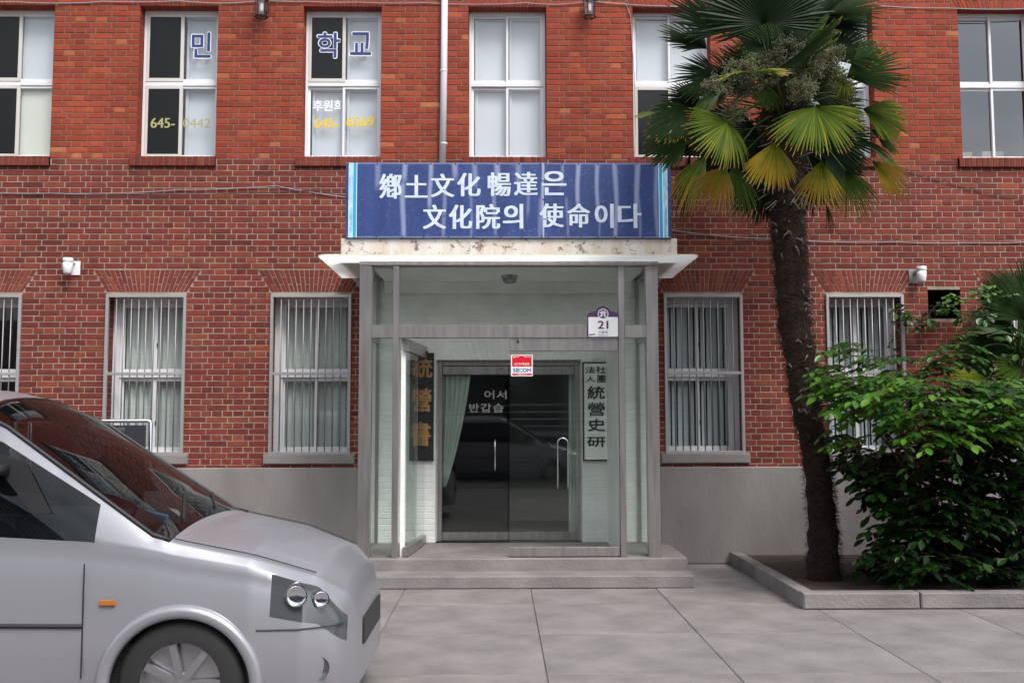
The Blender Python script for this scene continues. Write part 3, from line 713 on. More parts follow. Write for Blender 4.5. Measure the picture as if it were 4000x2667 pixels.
# inner doors in the recess
IY = .13
idr = empty('inner_door_set', (0, 0, 0)); idr.parent = bld
ix0, ix1, _, iz1 = XZ(1713, 2260, 1409, 1500, IY); iz0 = FL
fr = MB(); frame_rect(fr, ix0, ix1, iz0, iz1, (.045, .045, .001, .055), IY - .03, IY + .08); fr.build('door_frame', M_steel, idr)
MB().box(DX0 - .3, ix0, IY - .0, IY + .02, iz0, DZ1 + .2).box(ix1, DX1 + .3, IY, IY + .02, iz0, DZ1 + .2).box(ix0, ix1, IY, IY + .02, iz1, DZ1 + .2).build('door_surround', M_white_paint, idr)
imid = PX(1987, 1500, IY)
for a, b, nm in ((ix0 + .047, imid - .003, 'l'), (imid + .003, ix1 - .047, 'r')):
    zr = iz1 - .06
    MB().bbox(a, b, IY, IY + .045, zr - .098, zr, .003).build('door_rail', M_steel, idr)
    MB().box(a, b, IY + .018, IY + .026, iz0 + .1, zr - .098).build('door_pane', M_doorglass, idr)
    MB().bbox(a, b, IY, IY + .045, iz0 + .01, iz0 + .1, .003).build('door_rail', M_steel, idr)
lk_ = P(1956, 1440, IY); MB().lathe([(.0, -.012), (.012, -.012), (.014, 0)], (lk_.x, IY, lk_.z), 14, 'y').build('door_lock', M_chrome, idr)
def handle(xh, z0, z1, y, parent, out=.05):
    h = MB(); h.tube([(xh, y, z1), (xh, y - out * .7, z1 + .004), (xh, y - out, z1 - .03), (xh, y - out, (z0 + z1) / 2), (xh, y - out, z0 + .03), (xh, y - out * .7, z0 - .004), (xh, y, z0)], .009, 8); return h.build('handle', M_chrome, parent, True)
handle(PX(1934, 1730, IY), PZ(1934, 1716, IY) - .35, PZ(1934, 1716, IY), IY, idr)
inl = MB()
textpx(inl, '어', 1892, 1931, 1524, 1558, IY, dy=-.012, bold=.03); textpx(inl, '서', 1940, 1979, 1524, 1558, IY, dy=-.012, bold=.03)
textpx(inl, '반', 1833, 1871, 1575, 1610, IY, dy=-.012, bold=.03); textpx(inl, '갑', 1878, 1919, 1575, 1610, IY, dy=-.012, bold=.03); textpx(inl, '습', 1926, 1967, 1575, 1610, IY, dy=-.012, bold=.03)
tag(inl.build('door_letters', M_letter), 'pale grey welcome lettering 어서 반갑습 on the inner glass door', 'letters')
# hall behind, dark
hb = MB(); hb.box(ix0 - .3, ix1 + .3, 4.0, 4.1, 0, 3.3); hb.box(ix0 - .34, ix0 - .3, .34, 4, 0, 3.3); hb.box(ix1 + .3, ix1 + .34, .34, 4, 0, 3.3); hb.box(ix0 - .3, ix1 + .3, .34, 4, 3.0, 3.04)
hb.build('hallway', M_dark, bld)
# curtain tied back behind the left inner leaf
cu = MB(); rows = 14; n = 60; a0 = PX(1731, 1480, .22); 
for r in range(rows + 1):
    t = r / rows; py = 1468 + (1900 - 1468) * t; xr_ = PX(1838 - 55 * t - 40 * t * t, py, .24); xl_ = PX(1729, py, .24)
    for i in range(n + 1):
        u = i / n; ph = u * 5.2 * 2 * math.pi + 1.5 * t; cu.v.append((xl_ + (xr_ - xl_) * u, .24 + .022 * math.sin(ph) * (1 - .3 * t) + .01 * math.sin(2.1 * ph), PZ(1780, py, .24)))
for r in range(rows):
    for i in range(n): a = r * (n + 1) + i; cu.face((a + n + 1, a + n + 2, a + 1, a))
tag(cu.build('curtain', M_curtg, None, True), 'pale green curtain swept aside behind the left inner glass door', 'curtain', 'green curtains inside the entrance')
cu = MB(); xa, xb = PX(2222, 1600, .24), PX(2242, 1600, .24)
for r in range(9):
    for i in range(25):
        u = i / 24; cu.v.append((xa + (xb + .02 - xa) * u - .01 * r / 8, .24 + .012 * math.sin(u * 12), PZ(2230, 1440, .24) - 1.9 * r / 8))
for r in range(8):
    for i in range(24): a = r * 25 + i; cu.face((a + 25, a + 26, a + 1, a))
tag(cu.build('curtain', M_curtg, None, True), 'narrow green curtain strip beside the right inner glass door', 'curtain', 'green curtains inside the entrance')
# front door leaves
rx0, rx1 = PX(1989, 1345, PY), PX(2414, 1345, PY); rz1 = PZ(2200, 1323, PY); rz0 = PZ(2200, 1370, PY)
dr = empty('door_leaf', (0, 0, 0)); dr.parent = po; dr['label'] = 'closed right hand glass door leaf'
MB().bbox(rx0, rx1, PY + .02, PY + .075, rz0, rz1, .003).build('door_rail', M_steel, dr)
MB().box(rx0 + .002, rx1 - .002, PY + .044, PY + .052, FL + .1, rz0).build('door_pane', M_doorglass, dr)
MB().bbox(rx0, rx1, PY + .02, PY + .075, FL + .01, FL + .1, .003).build('door_rail', M_steel, dr)
q = P(2024, 1333, PY); MB().lathe([(0, -.01), (.014, -.01), (.018, -.004), (.02, .0)], (q.x, PY + .019, q.z), 16, 'y').build('door_lock', M_chrome, dr)
hh = P(2198, 1710, PY)
h = MB(); hz = PZ(2198, 1710, PY); x0h, x1h = PX(2178, 1720, PY), PX(2218, 1720, PY)
arc = [(x0h, PY + .0, hz - .5)] + [((x0h + x1h) / 2 + (x1h - x0h) / 2 * math.cos(R(180 - 18 * k)), PY - .02, hz - .05 + .05 * math.sin(R(18 * k))) for k in range(11)] + [(x1h, PY, hz - .5)]
h.tube(arc, .006, 8); h.build('handle', M_chrome, dr, True)
dl = empty('door_leaf', (0, 0, 0)); dl.parent = po; dl['label'] = 'left hand glass door leaf swung inward'
hp = Vector((PX(1588, 1345, PY + .05), PY + .06, 0)); LW = rx1 - rx0; Mh = Matrix.Translation(hp) @ Matrix.Rotation(R(84.5), 4, 'Z')
MB().box(0, LW, -.027, .027, rz0, rz1, Mh).build('door_rail', M_steel, dl)
MB().box(.01, LW - .01, -.004, .004, FL + .1, rz0, Mh).build('door_pane', M_doorglass, dl)
MB().box(0, LW, -.027, .027, FL + .01, FL + .1, Mh).build('door_rail', M_steel, dl)
MB().box(LW - .07, LW - .03, -.04, -.028, rz0 + .03, rz0 + .075, Mh).build('door_lock', M_iron, dl)
# white inner jambs beside the doors
MB().box(PX(1563, 1500, PY), PX(1581, 1500, PY), PY + .10, PY + .13, FL, zt0 - .002).build('jamb_lining', M_white_paint, po)
MB().box(ex - .0, ex + .02, PY + .10, -.02, FL, zt0).build('jamb_lining', M_white_paint, po)

# ------------------------------------------------------------------ signs
BY = SY - .03
bx0, bx1, bz0, bz1 = XZ(1350, 2622, 636, 930, BY)
def banner_mat():
    m = bpy.data.materials.new('faded_blue_vinyl'); m.use_nodes = True; L = m.node_tree.links; b = m.node_tree.nodes['Principled BSDF']
    t = nn(m, 'ShaderNodeTexCoord')
    n1 = nn(m, 'ShaderNodeTexNoise', Scale=3, Detail=4); mp1 = nn(m, 'ShaderNodeMapping'); mp1.inputs['Scale'].default_value = (2.2, 1, .12)
    L.new(t.outputs['Object'], mp1.inputs[0]); L.new(mp1.outputs[0], n1.inputs['Vector'])
    r = nn(m, 'ShaderNodeValToRGB'); r.color_ramp.elements[0].position = .35; r.color_ramp.elements[0].color = (.014, .034, .15, 1); r.color_ramp.elements[1].position = .7; r.color_ramp.elements[1].color = (.028, .058, .21, 1)
    L.new(n1.outputs[0], r.inputs[0])
    v = nn(m, 'ShaderNodeTexVoronoi'); v.feature = 'DISTANCE_TO_EDGE'; v.inputs['Scale'].default_value = 6
    nw = nn(m, 'ShaderNodeTexNoise', Scale=4, Detail=3); va = nn(m, 'ShaderNodeVectorMath'); va.operation = 'ADD'
    L.new(t.outputs['Object'], nw.inputs['Vector']); L.new(t.outputs['Object'], va.inputs[0]); L.new(nw.outputs['Color'], va.inputs[1]); L.new(va.outputs[0], v.inputs['Vector'])
    lt = nn(m, 'ShaderNodeMapRange'); lt.inputs[1].default_value = 0; lt.inputs[2].default_value = .012; lt.inputs[3].default_value = .38; lt.inputs[4].default_value = 0; L.new(v.outputs['Distance'], lt.inputs[0])
    mx_ = nn(m, 'ShaderNodeMix'); mx_.data_type = 'RGBA'; L.new(lt.outputs[0], mx_.inputs[0]); L.new(r.outputs[0], mx_.inputs[6]); mx_.inputs[7].default_value = (.30, .35, .55, 1)
    # faded runs, carried as a vertex colour of the print
    at = nn(m, 'ShaderNodeAttribute'); at.attribute_name = 'tone'; sp = nn(m, 'ShaderNodeSeparateColor'); L.new(at.outputs['Color'], sp.inputs[0])
    m3 = nn(m, 'ShaderNodeMix'); m3.data_type = 'RGBA'; L.new(sp.outputs[0], m3.inputs[0]); L.new(mx_.outputs[2], m3.inputs[6]); m3.inputs[7].default_value = (.42, .47, .68, 1)
    L.new(m3.outputs[2], b.inputs['Base Color']); b.inputs['Roughness'].default_value = .42
    return m
M_banner = banner_mat()
sg = empty('banner_sign', (bx0, BY, bz0), 'weathered blue signboard with two lines of white Korean and Chinese characters above the canopy', 'sign')
MB().bbox(0, bx1 - bx0, 0, .10, 0, bz1 - bz0, .002).build('box_frame', M_banner, sg).data.color_attributes['tone'].data.foreach_set('color', [0.0, 0, 0, 1] * (4 * 10))
# the print: a fine grid whose vertex colour holds the bleached runs below each fixing
bolts_top = [1358, 1471, 1582, 1680, 1777, 1853, 1941, 2025, 2108, 2128, 2194, 2258, 2334, 2405, 2489, 2568, 2612]
bolts_bot = [1351, 1469, 1571, 1653, 1750, 1846, 1953, 2036, 2113, 2138, 2209, 2266, 2332, 2399, 2507, 2621]
runs = [(1471, 0, .33, 14, .5), (1580, .0, .25, 12, .8), (1573, .3, 1, 14, .75), (1679, 0, .6, 11, .8), (1777, 0, .2, 14, .7), (1733, .35, 1, 11, .5), (1853, 0, .3, 12, .6), (1838, .3, 1, 7, .4), (1941, .02, .2, 14, .8), (1931, .35, .95, 11, .5),
        (2027, 0, .3, 14, .55), (2060, .3, .7, 9, .4), (2119, 0, 1, 7, .8), (2194, 0, .3, 8, .45), (2214, .5, 1, 8, .35), (2258, 0, .55, 11, .85), (2334, 0, .6, 10, .8), (2405, 0, 1, 12, .85), (2490, 0, .6, 13, .85), (2497, .5, 1, 9, .45), (2565, 0, 1, 12, .5), (2110, .5, 1, 14, .4), (2342, .7, 1, 6, .4)]
W = bx1 - bx0; H = bz1 - bz0; nx, nz = 420, 40
pg = MB()
sc_ = W / (2622 - 1350)
for j in range(nz + 1):
    for i in range(nx + 1): pg.v.append((.003 + (W - .006) * i / nx, -.002, .003 + (H - .006) * j / nz))
vc = []
for j in range(nz + 1):
    for i in range(nx + 1):
        X = 1350 + 1272 * i / nx; vv = 1 - j / nz; f = 0
        for rx_, v0, v1, ww, st in runs:
            wob = 3 * math.sin(vv * 6 + rx_)
            d = abs(X - rx_ - wob) / (ww * .8 * (1 - .25 * vv))
            if d < 1.5 and v0 - .06 < vv < v1 + .06: f = max(f, st * .72 * max(0, 1 - d * d / 2.2) ** 1.5 * min(1, (vv - v0 + .06) / .06) * min(1, (v1 + .06 - vv) / .12))
        f = max(f, .5 * max(0, 1 - min(vv, 1 - vv) * H / .012))
        vc.append(min(.8, f))
for j in range(nz):
    for i in range(nx):
        a = j * (nx + 1) + i; pg.face((a, a + 1, a + nx + 2, a + nx + 1))
pr_ = pg.build('print_sheet', M_banner, sg)
cd_ = pr_.data.color_attributes['tone'].data; lv = [l.vertex_index for l in pr_.data.loops]; arr = []
for vi in lv: arr += [vc[vi], 0, 0, 1]
cd_.foreach_set('color', arr)
M_cy = mat('cyan_stripe', (.02, .36, .66), .4, var=.15, vscale=30); M_cyp = mat('worn_pale_stripe', (.55, .74, .80), .5, var=.6, vscale=22, c2=(.10, .42, .58), stretch=(1, 1, .35)); M_tx = mat('aged_white_print', (.66, .74, .86), .5, var=.18, vscale=14)
def strip(pa, pb, m_):
    u0 = (pa - 1350) * sc_; u1 = (pb - 1350) * sc_; return MB().box(u0, u1, -.0032, -.0024, .004, H - .004).build('stripe', m_, sg)
strip(1363, 1378, M_cyp); strip(1379, 1392, M_cy); strip(1378, 1379.3, M_wfilm); strip(1392, 1394, M_wfilm); strip(1361.5, 1363, M_wfilm)
strip(2575, 2588, M_cy); strip(2590, 2606, M_cyp); strip(2588, 2590, M_wfilm); strip(2606, 2607.5, M_wfilm); strip(2573, 2575, M_wfilm)
chars = [('鄕', 1480, 1571, 679, 777), ('土', 1580, 1673, 684, 773), ('文', 1682, 1776, 679, 771), ('化', 1784, 1879, 676, 768), ('暢', 1904, 1997, 674, 767), ('達', 2007, 2101, 672, 764), ('은', 2114, 2214, 668, 764),
         ('文', 1651, 1744, 800, 895), ('化', 1752, 1846, 800, 895), ('院', 1859, 1955, 797, 895), ('의', 1962, 2046, 796, 894), ('使', 2107, 2203, 795, 888), ('命', 2215, 2306, 795, 889), ('이', 2321, 2399, 795, 892), ('다', 2411, 2507, 795, 892)]
tb = MB()
for ch_, a, b_, c_, d_ in chars:
    hv = .016 if ch_ not in '은의이다' else .016
    A = P(a, d_, BY); B = P(b_, c_, BY); text(tb, ch_, A.x - bx0, B.x - bx0, A.z - bz0, B.z - bz0, -.004, bold=.012 if ch_ not in '은의이다' else .028, heavy=hv)
tb.build('lettering', M_tx, sg)
bo = MB().lathe([(0, -.006), (.006, -.005), (.0085, 0)], (0, 0, 0), 10, 'y').mesh('bolt', M_iron)
for lst, vv in ((bolts_top, .017), (bolts_bot, None)):
    for x in lst:
        o = bpy.data.objects.new('bolt', bo); col.objects.link(o); o.parent = sg; o.location = ((x - 1350) * sc_ + .004, -.0025, H - .014 if vv else .012)
for x, f in [(1354, .26), (1353, .47), (1352, .73), (1730, .36), (1732, .71), (2116, .24), (2122, .24), (2117, .49), (2123, .49), (2121, .75), (2127, .75), (2613, .25), (2616, .5), (2618, .75)]:
    o = bpy.data.objects.new('bolt', bo); col.objects.link(o); o.parent = sg; o.location = ((x - 1350) * sc_ + .004, -.0025, H * (1 - f))
MB().box((2119 - 1350) * sc_, (2121 - 1350) * sc_, -.006, -.0024, .002, H - .002).build('panel_joint', M_tx, sg)

# house number plate
NY = PY - .012
pa, pb, pz0, pz1 = XZ(2294, 2418, 1196, 1319, NY)
pt = empty('address_plate', ((pa + pb) / 2, NY, (pz0 + pz1) / 2), 'purple and white address plate reading 21 서문로 with a gate emblem', 'address plate')
W2 = (pb - pa) / 2; H2 = (pz1 - pz0) / 2
out = [(-W2 * .97, -H2)]
out += [(W2 * .97, -H2), (W2, -H2 * .95), (W2, H2 * .38)] + [(W2 - W2 * .52 * (1 - math.cos(R(15 * k))), H2 * .38 + H2 * .30 * math.sin(R(15 * k))) for k in range(1, 7)]
out += [(W2 * .46 * math.cos(R(35 + 11 * k)), H2 * .53 + H2 * .47 * math.sin(R(35 + 11 * k))) for k in range(0, 11)]
out += [(-x, z) for x, z in out[4:10][::-1]] + [(-W2, H2 * .38), (-W2, -H2 * .95)]
n = len(out); pm = MB(); pm.poly([(x, 0, z) for x, z in out]); pm.poly([(x, .004, z) for x, z in out][::-1])
for i in range(n): a, b_ = out[i], out[(i + 1) % n]; pm.poly([(a[0], 0, a[1]), (a[0], .004, a[1]), (b_[0], .004, b_[1]), (b_[0], 0, b_[1])])
pm.build('plate', M_plum, pt)
wp = MB(); wp.poly([(-W2 * .93, -.0012, -H2 * .93), (W2 * .93, -.0012, -H2 * .93), (W2 * .93, -.0012, H2 * .31), (-W2 * .93, -.0012, H2 * .31)]); wp.build('white_panel', M_wenam, pt)
em = MB(); cz = H2 * .51
def disc(mb, r, y, c, seg=32): mb.poly([(c[0] + r * math.cos(2 * math.pi * k / seg), y, c[1] + r * math.sin(2 * math.pi * k / seg)) for k in range(seg)])
disc(em, W2 * .335, -.002, (0, cz)); em.mi = 1; disc(em, W2 * .285, -.0028, (0, cz)); em.mi = 0
def pl_(pts, y=-.0036): em.poly([(x * W2, y, cz + z * W2) for x, z in pts])
pl_([(-.19, -.18), (-.06, -.18), (-.06, -.07), (-.14, -.04)]); pl_([(.06, -.18), (.19, -.18), (.14, -.04), (.06, -.07)]); pl_([(-.14, -.04), (-.03, -.06), (.03, -.06), (.14, -.04), (.14, .0), (-.14, .0)])
pl_([(-.24, .03), (.24, .03), (.17, .09), (-.17, .09)]); pl_([(-.18, .12), (.18, .12), (.13, .18), (-.13, .18)])
em.build('emblem', [M_wenam, M_plum], pt)
nm = MB()
def rel(mb, s_, x0, x1, z0, z1, y=-.0022, **k): text(mb, s_, x0 * W2, x1 * W2, z0 * H2, z1 * H2, y, **k)
rel(nm, '21', -.35, .34, -.44, .08, bold=.03, heavy=.007); rel(nm, '서문로', -.29, .29, -.73, -.56, bold=.01); rel(nm, 'Seomun-ro', -.31, .31, -.86, -.775, bold=.01)
nm.mi = 1; nm.poly([(-.90 * W2, -.002, -.87 * H2), (-.53 * W2, -.002, -.83 * H2), (-.53 * W2, -.002, -.73 * H2), (-.90 * W2, -.002, -.76 * H2)])
nm.mi = 2; rel(nm, '53060', -.88, -.55, -.83, -.76, y=-.003)
nm.build('lettering', [M_plum, M_blue, M_wenam], pt)
# alarm sticker on the door glass
SYk = PY + .042
ca, cb, cz0, cz1 = XZ(1996, 2081, 1385, 1469, SYk)
st_ = empty('alarm_sticker', (ca, SYk, cz0), 'red and white CCTV security sticker on the right glass door', 'sticker')
W3, H3 = cb - ca, cz1 - cz0
MB().box(0, W3, -.001, .001, 0, H3).build('backing', M_wenam, st_)
rd = MB(); rd.box(.05 * W3, .955 * W3, -.0018, -.0011, .44 * H3, .955 * H3).box(.05 * W3, .955 * W3, -.0018, -.0011, .04 * H3, .13 * H3).build('red_field', M_red, st_)
tx = MB()
def rs(s_, x0, x1, z0, z1, **k): text(tx, s_, x0 * W3, x1 * W3, z0 * H3, z1 * H3, -.0024, **k)
rs('CCTV작동중', .155, .85, .49, .63, bold=.015); rs('1588-3112', .29, .72, .05, .115, bold=.015)
for a, b_, z in ((.09, .37, .89), (.09, .2, .86), (.59, .76, .89), (.79, .92, .89)): tx.box(a * W3, b_ * W3, -.0024, -.002, z * H3, (z + .018) * H3)
tx.mi = 1; rs('SE', .09, .37, .19, .37, bold=.035); rs('OM', .54, .92, .19, .37, bold=.035); tx.mi = 2; rs('C', .36, .54, .19, .37, bold=.035)
tx.build('lettering', [M_wenam, M_blue, M_teal], st_)
# hanging name boards on the painted wall
def name_board(px0, px1, py0, ybot, Y, mb_board, mb_frame, label, glyphs, mt, raised):
    a, b_, _, z1 = XZ(px0, px1, py0, py0 + 60, Y); z0 = PZ((px0 + px1) / 2, ybot, Y)
    g = empty('name_board', ((a + b_) / 2, Y, z0), label, 'sign', 'vertical wooden name boards in the porch'); w2 = (b_ - a) / 2; hh_ = z1 - z0
    fw = .012 if mb_frame else 0
    MB().bbox(-w2 + fw, w2 - fw, 0, .03, fw, hh_ - fw, .003).build('board', mb_board, g)
    if mb_frame: f = MB(); frame_rect(f, -w2, w2, 0, hh_, .017, -.006, .03, .002); f.build('frame', mb_frame, g)
    t_ = MB()
    for ch_, x0, x1, y0, y1, bd in glyphs:
        A = P(x0, y1, Y); B = P(x1, y0, Y)
        for k in range(3 if raised else 1): text(t_, ch_, A.x - (a + b_) / 2, B.x - (a + b_) / 2, A.z - z0, B.z - z0, -.001 - .003 * k, bold=bd)
    t_.build('lettering', mt, g); return g
gb = name_board(2275, 2376, 1414, 1800, -.05, M_board, M_boardframe, 'pale framed name board with black Chinese characters hanging behind the right glass door',
    [('社', 2327, 2367, 1430, 1458, .02), ('團', 2333, 2364, 1465, 1495, .015), ('法', 2286, 2324, 1432, 1458, .02), ('人', 2288, 2324, 1468, 1492, .025), ('統', 2294, 2362, 1507, 1559, .025), ('營', 2295, 2362, 1571, 1624, .02), ('史', 2296, 2364, 1635, 1684, .03), ('研', 2293, 2365, 1706, 1745, .03)], M_ink, True)
rg = MB(); c_ = P(2324, 1406, -.05); rg.tube([(c_.x + .017 * math.cos(R(30 * k)), -.04, c_.z + .017 * math.sin(R(30 * k))) for k in range(13)], .003, 6); rg.build('hanging_ring', M_chrome, None)
ro_ = bpy.data.objects['hanging_ring']; ro_.parent = gb; ro_.location = -gb.location
name_board(1601, 1695, 1378, 1800, -.07, M_woodblack, None, 'black wooden name board with gold brush characters behind the open left door',
    [('統', 1611, 1690, 1396, 1476, .028), ('營', 1608, 1686, 1516, 1608, .028), ('書', 1603, 1683, 1646, 1742, .028)], M_gold, True)

# ------------------------------------------------------------------ lamps, pipe, cables
def spot(px, py, flip, label):
    c = P(px, py, -.12); g = empty('wall_lamp', (c.x, -.01, c.z), label, 'wall lamp', 'white wall lamps over the lower floor')
    k = -1 if flip else 1
    MB().bbox(-.055 + k * .048, .055 + k * .048 - .01, -.006, .002, -.085, .075, .002).build('back_plate', M_galv if flip else M_lampw, g)
    MB().box(-.02 + k * .02, .02 + k * .02, -.07, -.006, .045, .07).build('arm', M_lampw, g)
    MB().lathe([(0, .045), (.052, .045), (.056, .04), (.056, .0), (.054, -.002)][::-1], (0, -.11, .048), 24).build('cap', M_lampw, g, True)
    MB().lathe([(.0, -.13), (.036, -.128), (.047, -.115), (.052, -.06), (.054, .0), (.0, .002)], (0, -.11, .042), 24).build('shade', M_lampw, g, True)
spot(265, 1040, False, 'white wall lamp on the left, between two lower arches')
spot(3600, 1073, True, 'white wall lamp on a weathered plate at the right, above the dark vent')
def lantern(px, label):
    c = P(px, 32, -.13); g = empty('wall_lantern', (c.x, -.13, c.z), label, 'lantern', 'iron lanterns on the upper wall')
    rt, rb = .075, .062
    def hexp(r, z, k): return (r * math.cos(R(60 * k + 10)), r * math.sin(R(60 * k + 10)), z)
    f = MB()
    for k in range(6): f.tube([hexp(rt, .10, k), hexp(rb, -.10, k)], .005, 5); f.tube([hexp(rt, .10, k), hexp(rt, .10, k + 1)], .007, 5); f.tube([hexp(rb + .012, -.105, k), hexp(rb + .012, -.105, k + 1)], .009, 6); f.tube([hexp(rb + .01, -.105, k), hexp(rb + .028, -.10, k)], .005, 5)
    f.build('cage', M_iron, g)
    MB().lathe([(.085, .10), (.06, .14), (.02, .17), (.0, .19)], (0, 0, 0), 6).build('roof', M_iron, g)
    gl_ = MB()
    for k in range(6): gl_.poly([hexp(rb - .003, -.098, k), hexp(rb - .003, -.098, k + 1), hexp(rt - .003, .098, k + 1), hexp(rt - .003, .098, k)])
    gl_.build('pane', M_glass, g)
    MB().lathe([(.0, -.045), (.02, -.045), (.022, -.03), (.022, .04), (.012, .06), (0, .065)], (0, 0, 0), 12).build('bulb', M_frost, g, True)
    b_ = MB(); b_.tube([(.0, .13, .02), (.05, .10, -.02), (.06, .06, .06), (.0, .02, .16)], .008, 6); b_.box(-.03, .03, .125, .135, -.06, .14); b_.build('bracket', M_iron, g, True)
lantern(1022, 'black iron lantern at the top edge, left of the downpipe'); lantern(2303, 'black iron lantern at the top edge, right of the downpipe')
pp = MB(); px_t = PX(1738, 0, -.05); zb_ = PZ(1730, 640, -.05)
pp.tube([(PX(1729, 640, -.05), -.05, zb_), (PX(1734, 280, -.05), -.05, PZ(1734, 280, -.05)), (px_t, -.05, WT - .05)], .039, 16)
dp = pp.build('pipe', M_pipe, None, True); dpo = empty('downpipe', (PX(1730, 640, -.05), -.05, zb_), 'pale grey plastic downpipe between two upper windows, above the blue signboard', 'downpipe'); dp.parent = dpo; dp.location = -dpo.location
for py in (279, 562):
    c = P(1733, py, -.05); o = MB().lathe([(.041, -.012), (.044, -.006), (.044, .006), (.041, .012)], (c.x - dpo.location.x, 0, c.z - dpo.location.z), 16).build('pipe_joint', M_pipe, dpo, True)
def cable(pts, r, m_, label, Y=-.02, name='cable'):
    w3 = []
    for i in range(len(pts) - 1):
        a, b_ = P(*pts[i], Y), P(*pts[i + 1], Y)
        for k in range(6): t = k / 6; p = a.lerp(b_, t); p.z -= .012 * 4 * t * (1 - t) * min(1, (b_ - a).length); w3.append(p)
    w3.append(P(*pts[-1], Y)); return tag(MB().tube(w3, r, 6).build(name, m_, None, True), label, 'cable', 'cables run along the brick wall')
cable([(-40, 6), (60, 9), (300, 13), (400, 7), (700, 5), (860, 14), (1010, 6)], .006, M_cable, 'grey cable clipped along the top left of the wall, ending at the left lantern')
cable([(1040, 4), (1200, 7), (1400, 10), (1660, 12), (1900, 18), (2050, 12), (2180, 19), (2290, 8)], .005, M_cable, 'grey cable clipped between the two iron lanterns')
cable([(2320, 7), (2445, 18), (2560, 24), (2760, 26), (3000, 34), (3300, 27), (3430, 24), (3700, 33), (4040, 35)], .006, M_cable, 'grey cable running right from the right lantern behind the palm crown')
cable([(2446, 18), (2463, 60), (2478, 300), (2482, 500), (2477, 640)], .004, M_cable, 'thin pale cable dropping beside the upper window left of the palm')
cable([(-40, 751), (200, 755), (400, 755), (700, 741), (960, 733), (1080, 726), (1200, 748), (1352, 770)], .005, M_cable, 'pale cable sagging across the left wall to the signboard')
cable([(-40, 757), (190, 757), (400, 764), (700, 759), (980, 752), (1200, 744), (1352, 737)], .005, M_cabled, 'dark cable sagging just under the pale one on the left wall', -.03)
cable([(2624, 899), (2800, 920), (3000, 932), (3120, 940), (3500, 945), (3800, 948), (4040, 944)], .005, M_cable, 'grey cable running right from the signboard behind the palm trunk')
cable([(3540, 664), (3612, 688), (3720, 718), (3850, 750), (4030, 790)], .004, M_cabled, 'thin black cable slanting down at the right below the edge window')
cable([(3160, 800), (3195, 980), (3228, 1160), (3262, 1300), (3320, 1460)], .002, M_cabled, 'thin dark wire hanging in front of the barred window by the palm trunk', -.4)

# ------------------------------------------------------------------ notice board
NBY = -2.1
xa, xb = PX(110, 1645, NBY), PX(597, 1645, NBY); zt = PZ(500, 1635, NBY)
nb = empty('notice_board', ((xa + xb) / 2, NBY, 0), 'polished steel tube stand holding a dark notice board, partly hidden by the van', 'notice board'); hw = (xb - xa) / 2
f = MB(); r_ = .02
f.tube([(-hw + r_, 0, 0), (-hw + r_, 0, zt - r_ - .012), (-hw + r_ + .012, 0, zt - r_), (hw - r_ - .012, 0, zt - r_), (hw - r_, 0, zt - r_ - .012), (hw - r_, 0, 0)], r_, 10); f.tube([(-hw + r_, 0, .5), (hw - r_, 0, .5)], .012, 8)
f.build('tube_frame', M_chrome, nb, True)
bz1_ = PZ(500, 1660, NBY); MB().bbox(-hw + .055, hw - .065, -.01, .02, .56, bz1_, .003).build('board', mat('slate_board', (.035, .035, .045), .35), nb)
MB().box(hw - .20 - .115, hw - .20 - .05, -.012, -.0101, bz1_ - .05, bz1_ - .02).build('label_plate', mat('grey_label', (.10, .09, .10), .5), nb)

# ------------------------------------------------------------------ fan palm
def frond_mesh(L, half, nseg, cup, droop, age_shade, split=.5, fold=0, seed=0, tipvar=.1):
    """fan blade: local x is the axis, local y across, local z the face normal (upper side +z)"""
    rnd = random.Random(seed); mb = MB(); steps = [0, .18, .4, .62, .8, .93, 1]
    for i in range(nseg):
        ph = (-1 + 2 * (i + .5) / nseg) * half; k = abs(ph) / half
        Ls = L * (1 - .30 * k ** 2.2) * (1 + rnd.uniform(-tipvar, tipvar) * 1.1)
        dph = half / nseg; bend = rnd.uniform(-.05, .05); dr = droop * rnd.uniform(.7, 1.3); twist = rnd.uniform(-.3, .3)
        ca_, sa_ = math.cos(ph), math.sin(ph)
        rows_ = []
        for t in steps:
            r = Ls * t; wfull = r * math.tan(dph) * 1.10
            if t > split: wfull = Ls * split * math.tan(dph) * 1.04 * (1 - ((t - split) / (1 - split)) ** 2.0) + .0015
            a2 = ph + bend * max(0, t - split)
            dx, dy = math.cos(a2), math.sin(a2)
            z = cup * (k ** 2) * r - dr * L * max(0, t - .35) ** 2 + fold * abs(math.sin(ph)) * r
            c0 = Vector((dx * r, dy * r, z)); s_ = Vector((-sa_, ca_, 0))
            ridge = .32 * wfull + .001
            rows_.append((c0 - s_ * wfull - Vector((0, 0, ridge)), c0 + Vector((0, 0, ridge)), c0 + s_ * wfull - Vector((0, 0, ridge))))
        g0 = rnd.uniform(-.06, .06) * (1 + 2.2 * age_shade[0])
        for j in range(len(steps) - 1):
            n = len(mb.v); mb.v += [tuple(p) for p in rows_[j]] + [tuple(p) for p in rows_[j + 1]]
            tt = (steps[j] + steps[j + 1]) / 2
            base = max(0, min(1, age_shade[0] + (age_shade[1] - age_shade[0]) * (tt ** age_shade[2]) + g0 + (.12 * rnd.random() if rnd.random() < .3 else 0) * age_shade[1]))
            if tt > .93: base = min(1, base + age_shade[3])
            mb.cur = (base, 0, 0, 1); mb.face((n, n + 1, n + 4, n + 3)); mb.cur = (max(0, base - .04), 0, 0, 1); mb.face((n + 1, n + 2, n + 5, n + 4))
    return mb
PALM_Y = -1.75
crown = P(3068, 470, PALM_Y)
palm = empty('fan_palm', (0, 0, 0), 'tall fan palm with fibrous brown trunk standing in front of the right wall', 'palm tree')
